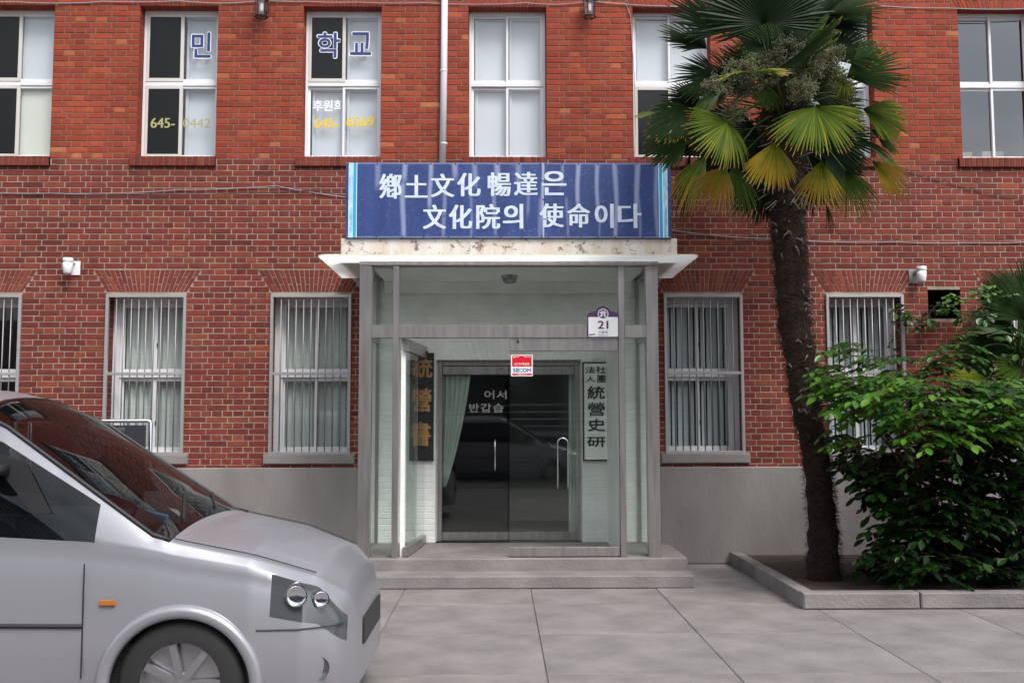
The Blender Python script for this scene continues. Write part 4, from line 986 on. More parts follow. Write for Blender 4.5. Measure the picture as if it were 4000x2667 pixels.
def add_frond(tree, center, hub, Yh, tip, half=80, tilt=0, depth=0, age_shade=(0, .3, 2, .2), cup=.15, droop=.25, nseg=30, split=.58, fold=0, Yt=None, seed=None, pet=True, tipvar=.1):
    """hub/tip: where the photograph shows blade base and middle tip; tilt: turn of the face about its axis, 0 = towards the street"""
    H_ = P(hub[0], hub[1], Yh); T_ = P(tip[0], tip[1], Yh + depth)
    ax_ = (T_ - H_); L = ax_.length; ax_.normalize()
    n0 = Vector((0, -1, 0)); n0 = (n0 - ax_ * n0.dot(ax_)).normalized(); n0 = Matrix.Rotation(R(tilt), 3, ax_) @ n0
    y_ = n0.cross(ax_).normalized()
    M = Matrix((ax_, y_, n0)).transposed().to_4x4(); M.translation = H_
    s_ = seed if seed is not None else int(hub[0] * 3 + hub[1])
    me = frond_mesh(L, R(half), nseg, cup, droop, age_shade, split, fold, s_, tipvar)
    o = me.build('frond', M_frond, tree); o.matrix_local = M
    if pet:
        c = center + Vector((random.uniform(-.05, .05), random.uniform(-.05, .05), random.uniform(-.15, .12))); d = H_ - c; mid = c.lerp(H_, .5) + Vector((0, 0, .10 * d.length))
        Mi = M.inverted(); pts = [Mi @ p for p in (c, c.lerp(mid, .55) + Vector((0, 0, .02)), mid, mid.lerp(H_, .6) + Vector((0, 0, .015)), H_)]
        mb = MB(); mb.cur = (.33, 0, 0, 1); mb.tube(pts, [.013, .009, .0075, .006, .005], 6); mb.build('leaf_stalk', M_frond, o, True)
    return o
DK = (0.0, .16, 2, .25); MG = (.18, .38, 1.6, .25); LG = (.46, .56, 1.5, .22); YG_ = (.54, .82, .8, .2); OR = (.46, .95, .6, .1)  # DK paints shade on undersides and inner blades; other tones follow leaf ageing
fr_ = [  # hub, Y, tip, kwargs
 ((2829, 128), -2.2, (2660, -60), dict(half=70, tilt=25, age_shade=DK, depth=-.1)),
 ((2994, 90), -2.6, (2985, -230), dict(half=108, tilt=-5, age_shade=(.05, .25, 2, .2), depth=-.25, nseg=44, split=.62)),
 ((3060, 210), -1.6, (3050, -120), dict(half=75, age_shade=(.1, .3, 2, .2), depth=.2)),
 ((2762, 192), -2.0, (2594, 92), dict(half=60, tilt=40, age_shade=(.05, .3, 2, .3), depth=.0, split=.72)),
 ((2810, 300), -2.1, (2628, 315), dict(half=68, tilt=22, age_shade=(.04, .25, 2, .2))),
 ((2735, 392), -1.9, (2575, 430), dict(half=78, tilt=22, age_shade=DK)),
 ((2600, 448), -2.1, (2478, 446), dict(half=22, tilt=60, age_shade=(.3, .6, 1, .1), nseg=14)),
 ((2715, 425), -2.3, (2528, 512), dict(half=50, tilt=28, age_shade=(.08, .34, 2, .4), split=.7)),
 ((2690, 531), -2.1, (2528, 628), dict(half=44, tilt=22, age_shade=(.2, .38, 2, .2), split=.7)),
 ((2842, 476), -2.75, (2790, 622), dict(half=88, tilt=-18, age_shade=(.44, .54, 1.6, .3), depth=-.2, nseg=44, cup=-.1, droop=.3, split=.55)),
 ((3029, 552), -2.7, (3014, 745), dict(half=50, tilt=0, age_shade=YG_, depth=-.03, nseg=36, split=.62, cup=-.3, droop=.1)),
 ((3185, 417), -2.85, (3215, 585), dict(half=92, tilt=15, age_shade=(.46, .55, 1.5, .25), depth=-.25, nseg=50, cup=-.1, droop=.3)),
 ((3306, 303), -2.2, (3545, 232), dict(half=50, tilt=-18, age_shade=(.18, .38, 2, .35), nseg=36, split=.6)),
 ((3300, 310), -2.3, (3285, 385), dict(half=60, tilt=0, age_shade=LG, nseg=16, split=.4)),
 ((3225, 232), -2.1, (3420, 140), dict(half=52, tilt=-25, age_shade=(.0, .3, 2.5, .5), split=.7)),
 ((3226, 98), -2.0, (3410, 62), dict(half=60, tilt=-30, age_shade=DK, split=.5)),
 ((3240, 62), -2.1, (3430, -40), dict(half=60, tilt=-30, age_shade=(.05, .3, 2, .2))),
 ((3150, 125), -2.2, (3260, -110), dict(half=48, tilt=-55, age_shade=DK)),
 ((3370, 425), -2.1, (3560, 505), dict(half=46, tilt=-15, age_shade=(.34, .58, 1.5, .35), split=.7)),
 ((3400, 505), -1.9, (3520, 594), dict(half=40, tilt=-40, age_shade=(.15, .3, 2, .3))),
 ((3400, 395), -1.5, (3520, 450), dict(half=40, tilt=-55, age_shade=DK)),
 ((3208, 626), -2.6, (3212, 830), dict(half=44, tilt=0, age_shade=(.36, .88, .7, .1), depth=-.05, nseg=36, split=.45, cup=-.25, droop=.1)),
 ((3303, 668), -2.4, (3400, 850), dict(half=48, tilt=-10, age_shade=(.26, .50, 1, .2), nseg=34, split=.4, cup=-.2)),
 ((3405, 628), -2.2, (3560, 770), dict(half=33, tilt=-12, age_shade=OR, nseg=28, split=.6)),
 ((3352, 540), -2.0, (3530, 660), dict(half=26, tilt=-50, age_shade=(.08, .5, 1.5, .3), nseg=28)),
 ((2835, 648), -2.45, (2745, 822), dict(half=42, tilt=12, age_shade=OR, nseg=30, split=.45)),
 ((2872, 640), -2.2, (2880, 850), dict(half=36, tilt=-5, age_shade=(.18, .5, 1.2, .2), nseg=28, split=.4)),
 ((2760, 600), -2.2, (2640, 818), dict(half=30, tilt=38, age_shade=(.3, .75, 1, .2), nseg=24, split=.5)),
 ((2700, 590), -1.9, (2640, 870), dict(half=14, tilt=40, age_shade=(.05, .2, 1, .1), nseg=16, split=.5)),
 ((2930, 285), -2.9, (2800, 300), dict(half=40, tilt=80, age_shade=LG, nseg=22)),
 ((2940, 284), -2.9, (3080, 278), dict(half=38, tilt=-80, age_shade=(.4, .6, 1.5, .2), nseg=22)),
 ((3040, 268), -2.7, (3296, 128), dict(half=34, tilt=72, age_shade=(.18, .45, 2, .2), nseg=26, split=.75)),
 ((2830, 340), -2.6, (2715, 450), dict(half=34, tilt=60, age_shade=(.2, .5, 1.5, .3), nseg=26, split=.75)),
 ((3000, 345), -2.5, (2985, 430), dict(half=60, tilt=10, age_shade=(.15, .5, 1.2, .3), nseg=18, split=.35)),
 ((3060, 330), -2.5, (3150, 310), dict(half=40, tilt=-50, age_shade=(.2, .5, 1.2, .3), nseg=16, split=.35)),
 ((2985, 180), -1.7, (2860, 200), dict(half=50, tilt=30, age_shade=DK)),
 ((3090, 190), -1.3, (3180, -20), dict(half=60, tilt=-20, age_shade=DK)),
 ((2900, 330), -1.1, (2740, 230), dict(half=60, tilt=20, age_shade=DK)),
 ((3200, 420), -1.0, (3370, 360), dict(half=60, tilt=-20, age_shade=DK)),
 ((3230, 560), -1.2, (3400, 640), dict(half=55, tilt=-20, age_shade=DK)),
 ((2900, 560), -1.2, (2760, 660), dict(half=55, tilt=20, age_shade=DK)),
 ((2860, 480), -1.2, (2650, 520), dict(half=50, tilt=20, age_shade=DK)),
 ((3070, 640), -1.0, (3060, 820), dict(half=50, tilt=0, age_shade=DK)),
 ((2960, 620), -1.4, (2900, 780), dict(half=45, tilt=10, age_shade=DK)),
 ((3150, 620), -1.4, (3200, 770), dict(half=45, tilt=-10, age_shade=DK)),
 ((3226, 790), -2.0, (3252, 912), dict(half=12, tilt=0, age_shade=(.0, .05, 1, 0), nseg=10, split=.3)),
]
for h_, Yh, t_, kw in fr_: add_frond(palm, crown, h_, Yh, t_, **kw)
rf = random.Random(21)
for i in range(60):       # inner and rear crown layers, their shade painted in as dark tone
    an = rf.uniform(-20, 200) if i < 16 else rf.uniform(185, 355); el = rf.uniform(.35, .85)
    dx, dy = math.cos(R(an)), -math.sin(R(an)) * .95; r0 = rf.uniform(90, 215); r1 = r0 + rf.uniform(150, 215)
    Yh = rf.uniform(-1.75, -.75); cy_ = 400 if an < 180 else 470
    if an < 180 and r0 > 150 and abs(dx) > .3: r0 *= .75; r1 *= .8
    add_frond(palm, crown, (3060 + dx * r0, cy_ + dy * r0), Yh, (3060 + dx * r1, cy_ + dy * r1 + (20 if an > 180 else 0)), half=rf.uniform(45, 75), tilt=rf.uniform(-35, 35), age_shade=(0, .10, 2, .12), nseg=22, seed=500 + i)
# fruit clusters
def octa(mb, p, r):
    n = len(mb.v); x, y, z = p; mb.v += [(x + r, y, z), (x - r, y, z), (x, y + r, z), (x, y - r, z), (x, y, z + r), (x, y, z - r)]
    for f in ((0, 2, 4), (2, 1, 4), (1, 3, 4), (3, 0, 4), (2, 0, 5), (1, 2, 5), (3, 1, 5), (0, 3, 5)): mb.face(tuple(n + i for i in f))
def cluster(px, py, Y, rx, rz, n, seed):
    rnd = random.Random(seed); c = P(px, py, Y); mb = MB(); s = 1 / 400
    mb.cur = (.25, 0, 0, 1); mb.tube([crown, (crown + c) / 2 + Vector((0, 0, .12)), c], [.016, .012, .005], 6)
    for b_ in range(int(n / 22)):
        d = Vector((rnd.gauss(0, 1), rnd.gauss(0, 1), rnd.gauss(0, 1))).normalized() * (rnd.random() ** .45)
        e = c + Vector((d.x * rx * s * .88, d.y * .17, d.z * rz * s * .85)); st0 = c.lerp(e, .3)
        mb.cur = (.1 + .2 * rnd.random(), 0, 0, 1); mb.tube([st0, e], .0022, 3, False)
        tone = rnd.random()
        for k in range(22):
            q = st0.lerp(e, rnd.uniform(.45, 1.08)) + Vector((rnd.gauss(0, .017), rnd.gauss(0, .017), rnd.gauss(0, .017)))
            mb.cur = (max(0, min(1, tone * .6 + rnd.random() * .45)), 0, 0, 1); octa(mb, q, rnd.uniform(.006, .0095))
    o = mb.build('fruit_cluster', M_berry, palm); o['kind'] = 'stuff'
for i, a in enumerate([(2800, 350, -2.5, 70, 70, 1500), (2900, 270, -2.5, 90, 55, 1900), (3000, 240, -2.3, 80, 55, 1500), (3080, 200, -2.2, 75, 75, 1500), (3150, 250, -2.5, 90, 75, 1900), (3230, 220, -2.3, 90, 60, 1500), (3130, 350, -2.6, 70, 60, 1500),
                       (3260, 300, -2.3, 60, 70, 1200), (2870, 440, -2.3, 70, 60, 900), (3300, 360, -2.1, 50, 60, 700), (3010, 290, -2.3, 70, 60, 1200), (2940, 350, -2.3, 80, 70, 900), (3210, 190, -2.1, 70, 50, 900)]): cluster(*a, seed=i)
# trunk
tp = [(3062, 250, 50), (3062, 330, 85), (3064, 430, 105), (3066, 560, 98), (3068, 680, 80), (3070, 780, 70), (3078, 900, 69), (3086, 1040, 68), (3096, 1190, 67), (3110, 1320, 66), (3135, 1460, 64), (3150, 1600, 61), (3180, 1744, 53), (3200, 1900, 56), (3215, 2100, 62), (3222, 2330, 74)]
ct = [P(a, b_, PALM_Y) for a, b_, r in tp]; cr_ = [r / 408 for a, b_, r in tp]
def catm(t):
    n = len(ct) - 1; i = min(n - 1, int(t * n)); u = t * n - i
    g = lambda k: ct[max(0, min(n, k))]
    p = .5 * ((2 * g(i)) + (g(i + 1) - g(i - 1)) * u + (2 * g(i - 1) - 5 * g(i) + 4 * g(i + 1) - g(i + 2)) * u * u + (3 * g(i) - g(i - 1) - 3 * g(i + 1) + g(i + 2)) * u ** 3)
    return p, cr_[i] * (1 - u) + cr_[min(n, i + 1)] * u
tm = MB(); NR, NSg = 110, 26
for j in range(NR + 1):
    p, r = catm(j / NR)
    for k in range(NSg):
        a = 2 * math.pi * k / NSg
        q = Vector((math.cos(a), math.sin(a), 0)); rr = r * (.90 + .10 * noise.noise((q.x * 2.0, q.y * 2.0, p.z * 5)) + .06 * math.sin(p.z * 28 + 2.5 * math.sin(a)) + .05 * noise.noise((q.x * 7, q.y * 7, p.z * 18)))
        tm.v.append(tuple(p + q * rr))
for j in range(NR):
    for k in range(NSg): a = j * NSg + k; b_ = j * NSg + (k + 1) % NSg; tm.face((a + NSg, b_ + NSg, b_, a))
tm.build('trunk', M_trunk, palm, True)
fb = MB(); rnd = random.Random(3)
for i in range(15000):
    t = .04 + .96 * rnd.random(); p, r = catm(t); a = rnd.uniform(0, 2 * math.pi)
    if math.sin(a) > .5: a = -a
    rad_ = Vector((math.cos(a), math.sin(a), 0)); tn = Vector((-math.sin(a), math.cos(a), 0))
    s0 = p + rad_ * r * .93
    flow = noise.noise((a * 1.3, p.z * 4, 3)) ; d = (tn * (rnd.choice((-1, 1)) * rnd.uniform(.3, 1.0)) + rad_ * rnd.uniform(.05, .45) + Vector((0, 0, rnd.uniform(-.55, .25) + flow * .7))).normalized()
    ln = rnd.uniform(.03, .10); w_ = d.cross(rad_).normalized() * rnd.uniform(.0008, .0018)
    m1 = s0 + d * ln * .55 + rad_ * .006; e = s0 + d * ln + rad_ * rnd.uniform(-.012, .012) + Vector((0, 0, -.008))
    fb.cur = (max(0, min(1, rnd.random() * .8 + .2 * noise.noise((a, p.z * 6, 0)) + (.25 if rnd.random() < .06 else 0))), 0, 0, 1)
    n = len(fb.v); fb.v += [tuple(s0 - w_), tuple(s0 + w_), tuple(m1 + w_), tuple(m1 - w_), tuple(e)]
    fb.face((n, n + 1, n + 2, n + 3)); fb.face((n + 3, n + 2, n + 4))
o = fb.build('trunk_fibre', M_fibre, palm); o['kind'] = 'stuff'
for i in range(70):
    t = rnd.uniform(.13, .8) if i < 46 else rnd.uniform(.3, .72); p, r = catm(t); a = rnd.uniform(math.pi * .98, math.pi * 2.02)
    rad_ = Vector((math.cos(a), math.sin(a), 0)); tn = Vector((-math.sin(a), math.cos(a), 0)); ln = rnd.uniform(.05, .14); sw = rnd.uniform(-.8, .8); up = rnd.choice((1, 1, -1))
    s0 = p + rad_ * r * .9; mb = MB(); d1 = rad_ * .35 + Vector((0, 0, .5 * up)) + tn * sw * .5
    p1 = s0 + d1 * ln * .5; p2 = p1 + (rad_ * .2 + Vector((0, 0, -.5 if rnd.random() < .6 else .4)) + tn * sw) * ln * .5; p3 = p2 + (Vector((0, 0, -.6)) + tn * sw * .6) * ln * .5
    mb.tube([s0, p1, p2, p3], [.013, .010, .008, .005], 5); mb.build('leaf_base', M_stub, palm, True)
for i in range(60):     # old stalks under the crown
    a = rnd.uniform(math.pi, 2 * math.pi); p, r = catm(rnd.uniform(.1, .36)); rad_ = Vector((math.cos(a), math.sin(a), 0)); e = p + rad_ * rnd.uniform(.25, .5) + Vector((0, 0, rnd.uniform(-.15, .2)))
    mb = MB(); mb.tube([p, p.lerp(e, .5) + Vector((0, 0, .06)), e], [.01, .007, .004], 5); mb.build('dead_stalk', M_stub, palm, True)
root_at(palm, ct[-1]); 

# ------------------------------------------------------------------ small fan palm at the right edge
palm2 = empty('fan_palm', (0, 0, 0), 'smaller dark fan palm cut off by the right edge, behind the leafy shrub', 'palm tree')
P2Y = -1.2; cr2 = P(3990, 1400, P2Y)
for h_, Yh, t_, kw in [
 ((3985, 1180), -1.5, (3850, 1065), dict(half=55, tilt=25, age_shade=(.1, .3, 2, .1))), ((4010, 1250), -1.6, (3870, 1110), dict(half=50, tilt=10, age_shade=(.1, .3, 2, .1))), ((3990, 1300), -1.5, (3780, 1215), dict(half=26, tilt=50, age_shade=DK)),
 ((4010, 1190), -1.3, (4060, 1020), dict(half=60, tilt=-5, age_shade=(.1, .25, 2, .1))), ((3980, 1315), -1.8, (3765, 1275), dict(half=20, tilt=68, age_shade=MG, nseg=16)), ((3828, 1362), -1.6, (3715, 1340), dict(half=50, tilt=30, age_shade=MG)),
 ((3859, 1478), -1.9, (3705, 1474), dict(half=34, tilt=40, age_shade=(.4, .7, 1, .1), nseg=26)), ((3992, 1430), -1.9, (3888, 1455), dict(half=55, tilt=25, age_shade=(.2, .5, 1.5, .2))), ((4010, 1530), -1.8, (3935, 1620), dict(half=55, tilt=10, age_shade=(.2, .4, 1.5, .2))),
 ((3960, 1350), -1.1, (3830, 1420), dict(half=50, tilt=20, age_shade=DK)), ((3990, 1450), -1.0, (3900, 1560), dict(half=55, tilt=10, age_shade=DK)), ((4030, 1350), -1.4, (4150, 1300), dict(half=60, tilt=-20, age_shade=DK)), ((3930, 1290), -1.0, (3830, 1240), dict(half=60, tilt=20, age_shade=DK))]:
    add_frond(palm2, cr2, h_, Yh, t_, **kw)
r2 = random.Random(5)
for i in range(24):
    an = r2.uniform(60, 260); r0 = r2.uniform(20, 130); hx2 = 3975 + math.cos(R(an)) * r0; hy2 = 1330 - math.sin(R(an)) * r0 * 1.3; r1 = r2.uniform(110, 150)
    add_frond(palm2, cr2, (hx2, hy2), r2.uniform(-1.3, -.5), (hx2 + math.cos(R(an)) * r1, hy2 - math.sin(R(an)) * r1 + 25), half=r2.uniform(45, 70), tilt=r2.uniform(-30, 30), age_shade=(0, .18, 2, .1), nseg=22, seed=900 + i)
t2 = MB(); b2 = Vector((cr2.x + .1, P2Y, 0)); t2.tube([b2, b2.lerp(cr2, .5) + Vector((.03, 0, 0)), cr2], [.12, .11, .10], 12); t2.build('trunk', M_trunk, palm2, True)
root_at(palm2, b2)

# ------------------------------------------------------------------ shrub
shrub = empty('leafy_shrub', (0, 0, 0), 'broad bright green leafy shrub in front of the right barred window', 'shrub')
def leaf_geo(mb, M, L, W, cl, cup=.12):
    pts = [(0, 0), (.22, .62), (.5, 1), (.78, .72), (1, 0)]
    n = len(mb.v); mb.cur = (cl, 0, 0, 1)
    cen = [(x, 0, -cup * L * math.sin(x * 2.6) * .35 - .10 * L * x * x) for x, _ in pts]
    ids = []
    for (x, w_), c in zip(pts, cen):
        c3 = Vector((x * L, 0, c[2])); mb.v.append(tuple(M @ c3))
        if 0 < x < 1: mb.v.append(tuple(M @ (c3 + Vector((0, w_ * W / 2, .18 * W * w_))))); mb.v.append(tuple(M @ (c3 + Vector((0, -w_ * W / 2, .18 * W * w_)))))
    # order: 0 | 1,2,3 | 4,5,6 | 7,8,9 | 10
    for a, b_ in ((1, 4), (4, 7)):
        mb.face((n + a, n + b_, n + b_ + 1, n + a + 1)); mb.face((n + a, n + a + 2, n + b_ + 2, n + b_))
    mb.face((n, n + 1, n + 2)); mb.face((n, n + 3, n + 1)); mb.face((n + 7, n + 10, n + 8)); mb.face((n + 7, n + 9, n + 10))
def inside(poly, x, y):
    c = False; n = len(poly)
    for i in range(n):
        x1, y1 = poly[i]; x2, y2 = poly[(i + 1) % n]
        if (y1 > y) != (y2 > y) and x < (x2 - x1) * (y - y1) / (y2 - y1) + x1: c = not c
    return c
mass = [(3215, 1545), (3235, 1440), (3300, 1450), (3340, 1500), (3480, 1470), (3600, 1470), (3700, 1490), (3800, 1510), (3905, 1490), (4030, 1520), (4030, 1700), (3800, 1700), (3700, 1740), (3540, 1735), (3480, 1640), (3420, 1600), (3330, 1650), (3260, 1590)]
upper = [(3260, 1350), (3340, 1350), (3400, 1400), (3500, 1385), (3600, 1440), (3700, 1340), (3790, 1320), (3790, 1400), (3640, 1470), (3500, 1420), (3380, 1450), (3270, 1420)]
low = [(3560, 1740), (3750, 1700), (4050, 1680), (4050, 2260), (3400, 2260), (3450, 2000), (3350, 1850), (3230, 1740), (3330, 1720), (3480, 1780)]
rnd = random.Random(11); lmb = MB(); leaf_list = []; twigs = MB()
base = Vector((P(3720, 1900, -1.9).x, -1.9, 0))
def twig(px, py, Y, dx, dz, dyy, ln, tone, big=1):
    s0 = P(px, py, Y); d = Vector((dx, dyy, dz)).normalized(); n = int(ln / .028); pts = []
    side = d.cross(Vector((0, 0, 1))).normalized()
    for k in range(n + 1):
        t = k / n; p = s0 + d * ln * t + Vector((0, 0, -.28 * ln * t * t)); pts.append(p)
    twigs.tube([pts[0], pts[n // 2], pts[-1]], [.003, .0025, .0012], 4, False)
    for k in range(1, n + 1):
        t = k / n; sg_ = 1 if k % 2 else -1; p = pts[k]; tang = (pts[k] - pts[k - 1]).normalized()
        la = (tang * rnd.uniform(.35, .8) + side * sg_ * rnd.uniform(.6, 1) + Vector((0, 0, rnd.uniform(-.45, .1)))).normalized() if k < n else tang
        up = Vector((rnd.uniform(-.3, .3), rnd.uniform(-.75, -.1), 1)).normalized(); yv = up.cross(la).normalized(); zv = la.cross(yv).normalized()
        M = Matrix((la, yv, zv)).transposed().to_4x4(); M.translation = p
        L = rnd.uniform(.05, .12) * big * (1 - .25 * abs(t - .5)); c_ = max(0, min(1, tone + rnd.uniform(-.25, .25) + (.15 if t > .8 else 0)))
        leaf_list.append((M, L, L * rnd.uniform(.45, .58), c_, p.y))
def fill(poly, n, Y0, Y1, tone, big=1):
    xs_ = [p[0] for p in poly]; ys_ = [p[1] for p in poly]; k = 0
    while k < n:
        x, y = rnd.uniform(min(xs_), max(xs_)), rnd.uniform(min(ys_), max(ys_))
        if not inside(poly, x, y): continue
        k += 1; sgn = -1 if x < 3640 else rnd.choice((-1, 1, 1)); twig(x - sgn * 50, y - 18, rnd.uniform(Y0, Y1), sgn, rnd.uniform(-.15, .35), rnd.uniform(-.7, .2), rnd.uniform(.2, .36), tone + rnd.uniform(-.12, .2), big)
fill(mass, 190, -3.0, -2.3, .66, 1.2); fill(upper, 34, -2.4, -1.9, .4, 1.1); fill(mass, 160, -2.2, -1.5, .15, 1.25); fill(low, 700, -2.55, -1.2, -.05, 1.35)  # rear and lower leaves get darker tones, painting the shade inside the shrub
for x, y, dx, dz in ((3330, 1400, -1, .5), (3300, 1480, -1, .3), (3330, 1640, -1, -.2), (3420, 1700, -1, 0), (3350, 1720, -1, .1), (3560, 1660, -.3, -1), (3680, 1680, .2, -.8), (3640, 1600, .3, -.6), (3940, 1530, 1, .1), (3900, 1700, 1, -.2), (3860, 1680, 1, -.3), (3400, 1500, -1, .1)):
    twig(x, y, -2.7, dx, dz, -.3, .34, .62, 1.05)
leaf_list.sort(key=lambda q: (q[4] + (5 if False else 0)))
near = leaf_list[:300]; rest = leaf_list[300:]
lv_ = []
for i in range(8):
    mb = MB(); leaf_geo(mb, Matrix.Identity(4), 1, .52, .25 + .1 * i, .12); lv_.append(mb.mesh('leaf', M_leaf, True))
for M, L, W_l, c_, _ in near:
    o = bpy.data.objects.new('leaf', lv_[max(0, min(7, int((c_ - .25) * 10)))]); col.objects.link(o); o.parent = shrub; o.matrix_local = M @ Matrix.Scale(L, 4)
for M, L, W_l, c_, _ in rest: leaf_geo(lmb, M, L, W_l, c_)
o = lmb.build('leaf_mass', M_leaf, shrub, True); o['kind'] = 'stuff'
for i in range(22):
    e = P(rnd.uniform(3300, 4000), rnd.uniform(1480, 1700), rnd.uniform(-2.7, -1.7)); twigs.tube([base + Vector((rnd.uniform(-.15, .15), rnd.uniform(-.1, .1), 0)), base.lerp(e, .5) + Vector((rnd.uniform(-.1, .1), 0, .25)), e], [.012, .008, .003], 5)
twigs.build('branches', M_twig, shrub, True)
root_at(shrub, base)
# climbing ivy round the dark vent
ivy = empty('climbing_ivy', (0, 0, 0), 'climbing ivy strand crossing the dark wall vent and the right barred window', 'climbing plant')
im = MB(); leaf_list = []; sm_ = twigs; twigs = MB()
path = [(3500, 1205), (3540, 1215), (3580, 1245), (3620, 1240), (3650, 1200), (3700, 1185), (3740, 1210), (3790, 1240), (3850, 1230), (3900, 1260)]
for i in range(len(path) - 1):
    for k in range(5):
        x = path[i][0] + (path[i + 1][0] - path[i][0]) * k / 5; y = path[i][1] + (path[i + 1][1] - path[i][1]) * k / 5
        twig(x + rnd.uniform(-20, 20), y + rnd.uniform(-22, 10), rnd.uniform(-.25, -.05), rnd.uniform(-1, 1), rnd.uniform(-1, .2), -.4, rnd.uniform(.06, .13), .3 if i > 3 else .2, 1.0)
for x, y in [(3484, y) for y in range(1215, 1400, 28)]: twig(x + rnd.uniform(-6, 6), y, -.1, rnd.uniform(-1, 1), -.6, -.3, .06, .2, .6)
for k in range(70): twig(rnd.uniform(3790, 3990), rnd.uniform(1110, 1420), rnd.uniform(-1.9, -.5), rnd.uniform(-1, 1), rnd.uniform(-1, .3), -.5, rnd.uniform(.06, .14), .32, 1.1)
for x, y in ((3860, 1125), (3890, 1115), (3850, 1150), (3910, 1140), (3760, 1160), (3740, 1150), (3790, 1170)): twig(x, y, -1.9, -1, .1, -.5, .16, .8, 1.0)
for M, L, W_l, c_, _ in leaf_list: leaf_geo(im, M, L * .9, W_l * 1.35, c_)
o = im.build('leaf_mass', M_leaf, ivy, True); o['kind'] = 'stuff'
im = MB(); im.tube([P(x, y, -.08) for x, y in path], .004, 5); im.tube([P(3505, 1205, -.08), P(3486, 1300, -.06), P(3480, 1420, -.06)], .003, 5); im.build('stem', M_twig, ivy, True)
root_at(ivy, P(3700, 1185, -.05))
# planting bed
bed = struct(MB().box(PX(3080, 2300, -1.9), 7.6, -2.6, -.06, .004, .10).build('planting_bed', M_soil))
kb = empty('bed_kerb', (0, 0, 0), 'low grey concrete kerb edging the planting bed under the palm', 'kerb')
x = PX(3080, 2300, -1.9) - .12
MB().bbox(x, x + .12, -2.605, -.06, .002, .138, .012).build('kerb_stone', M_concrete, kb)
while x < 7.4: MB().bbox(x + .006, x + .994, -2.74, -2.61, .002, .14, .012).build('kerb_stone', M_concrete, kb); x += 1.0
root_at(kb, (3.4, -2.7, 0))

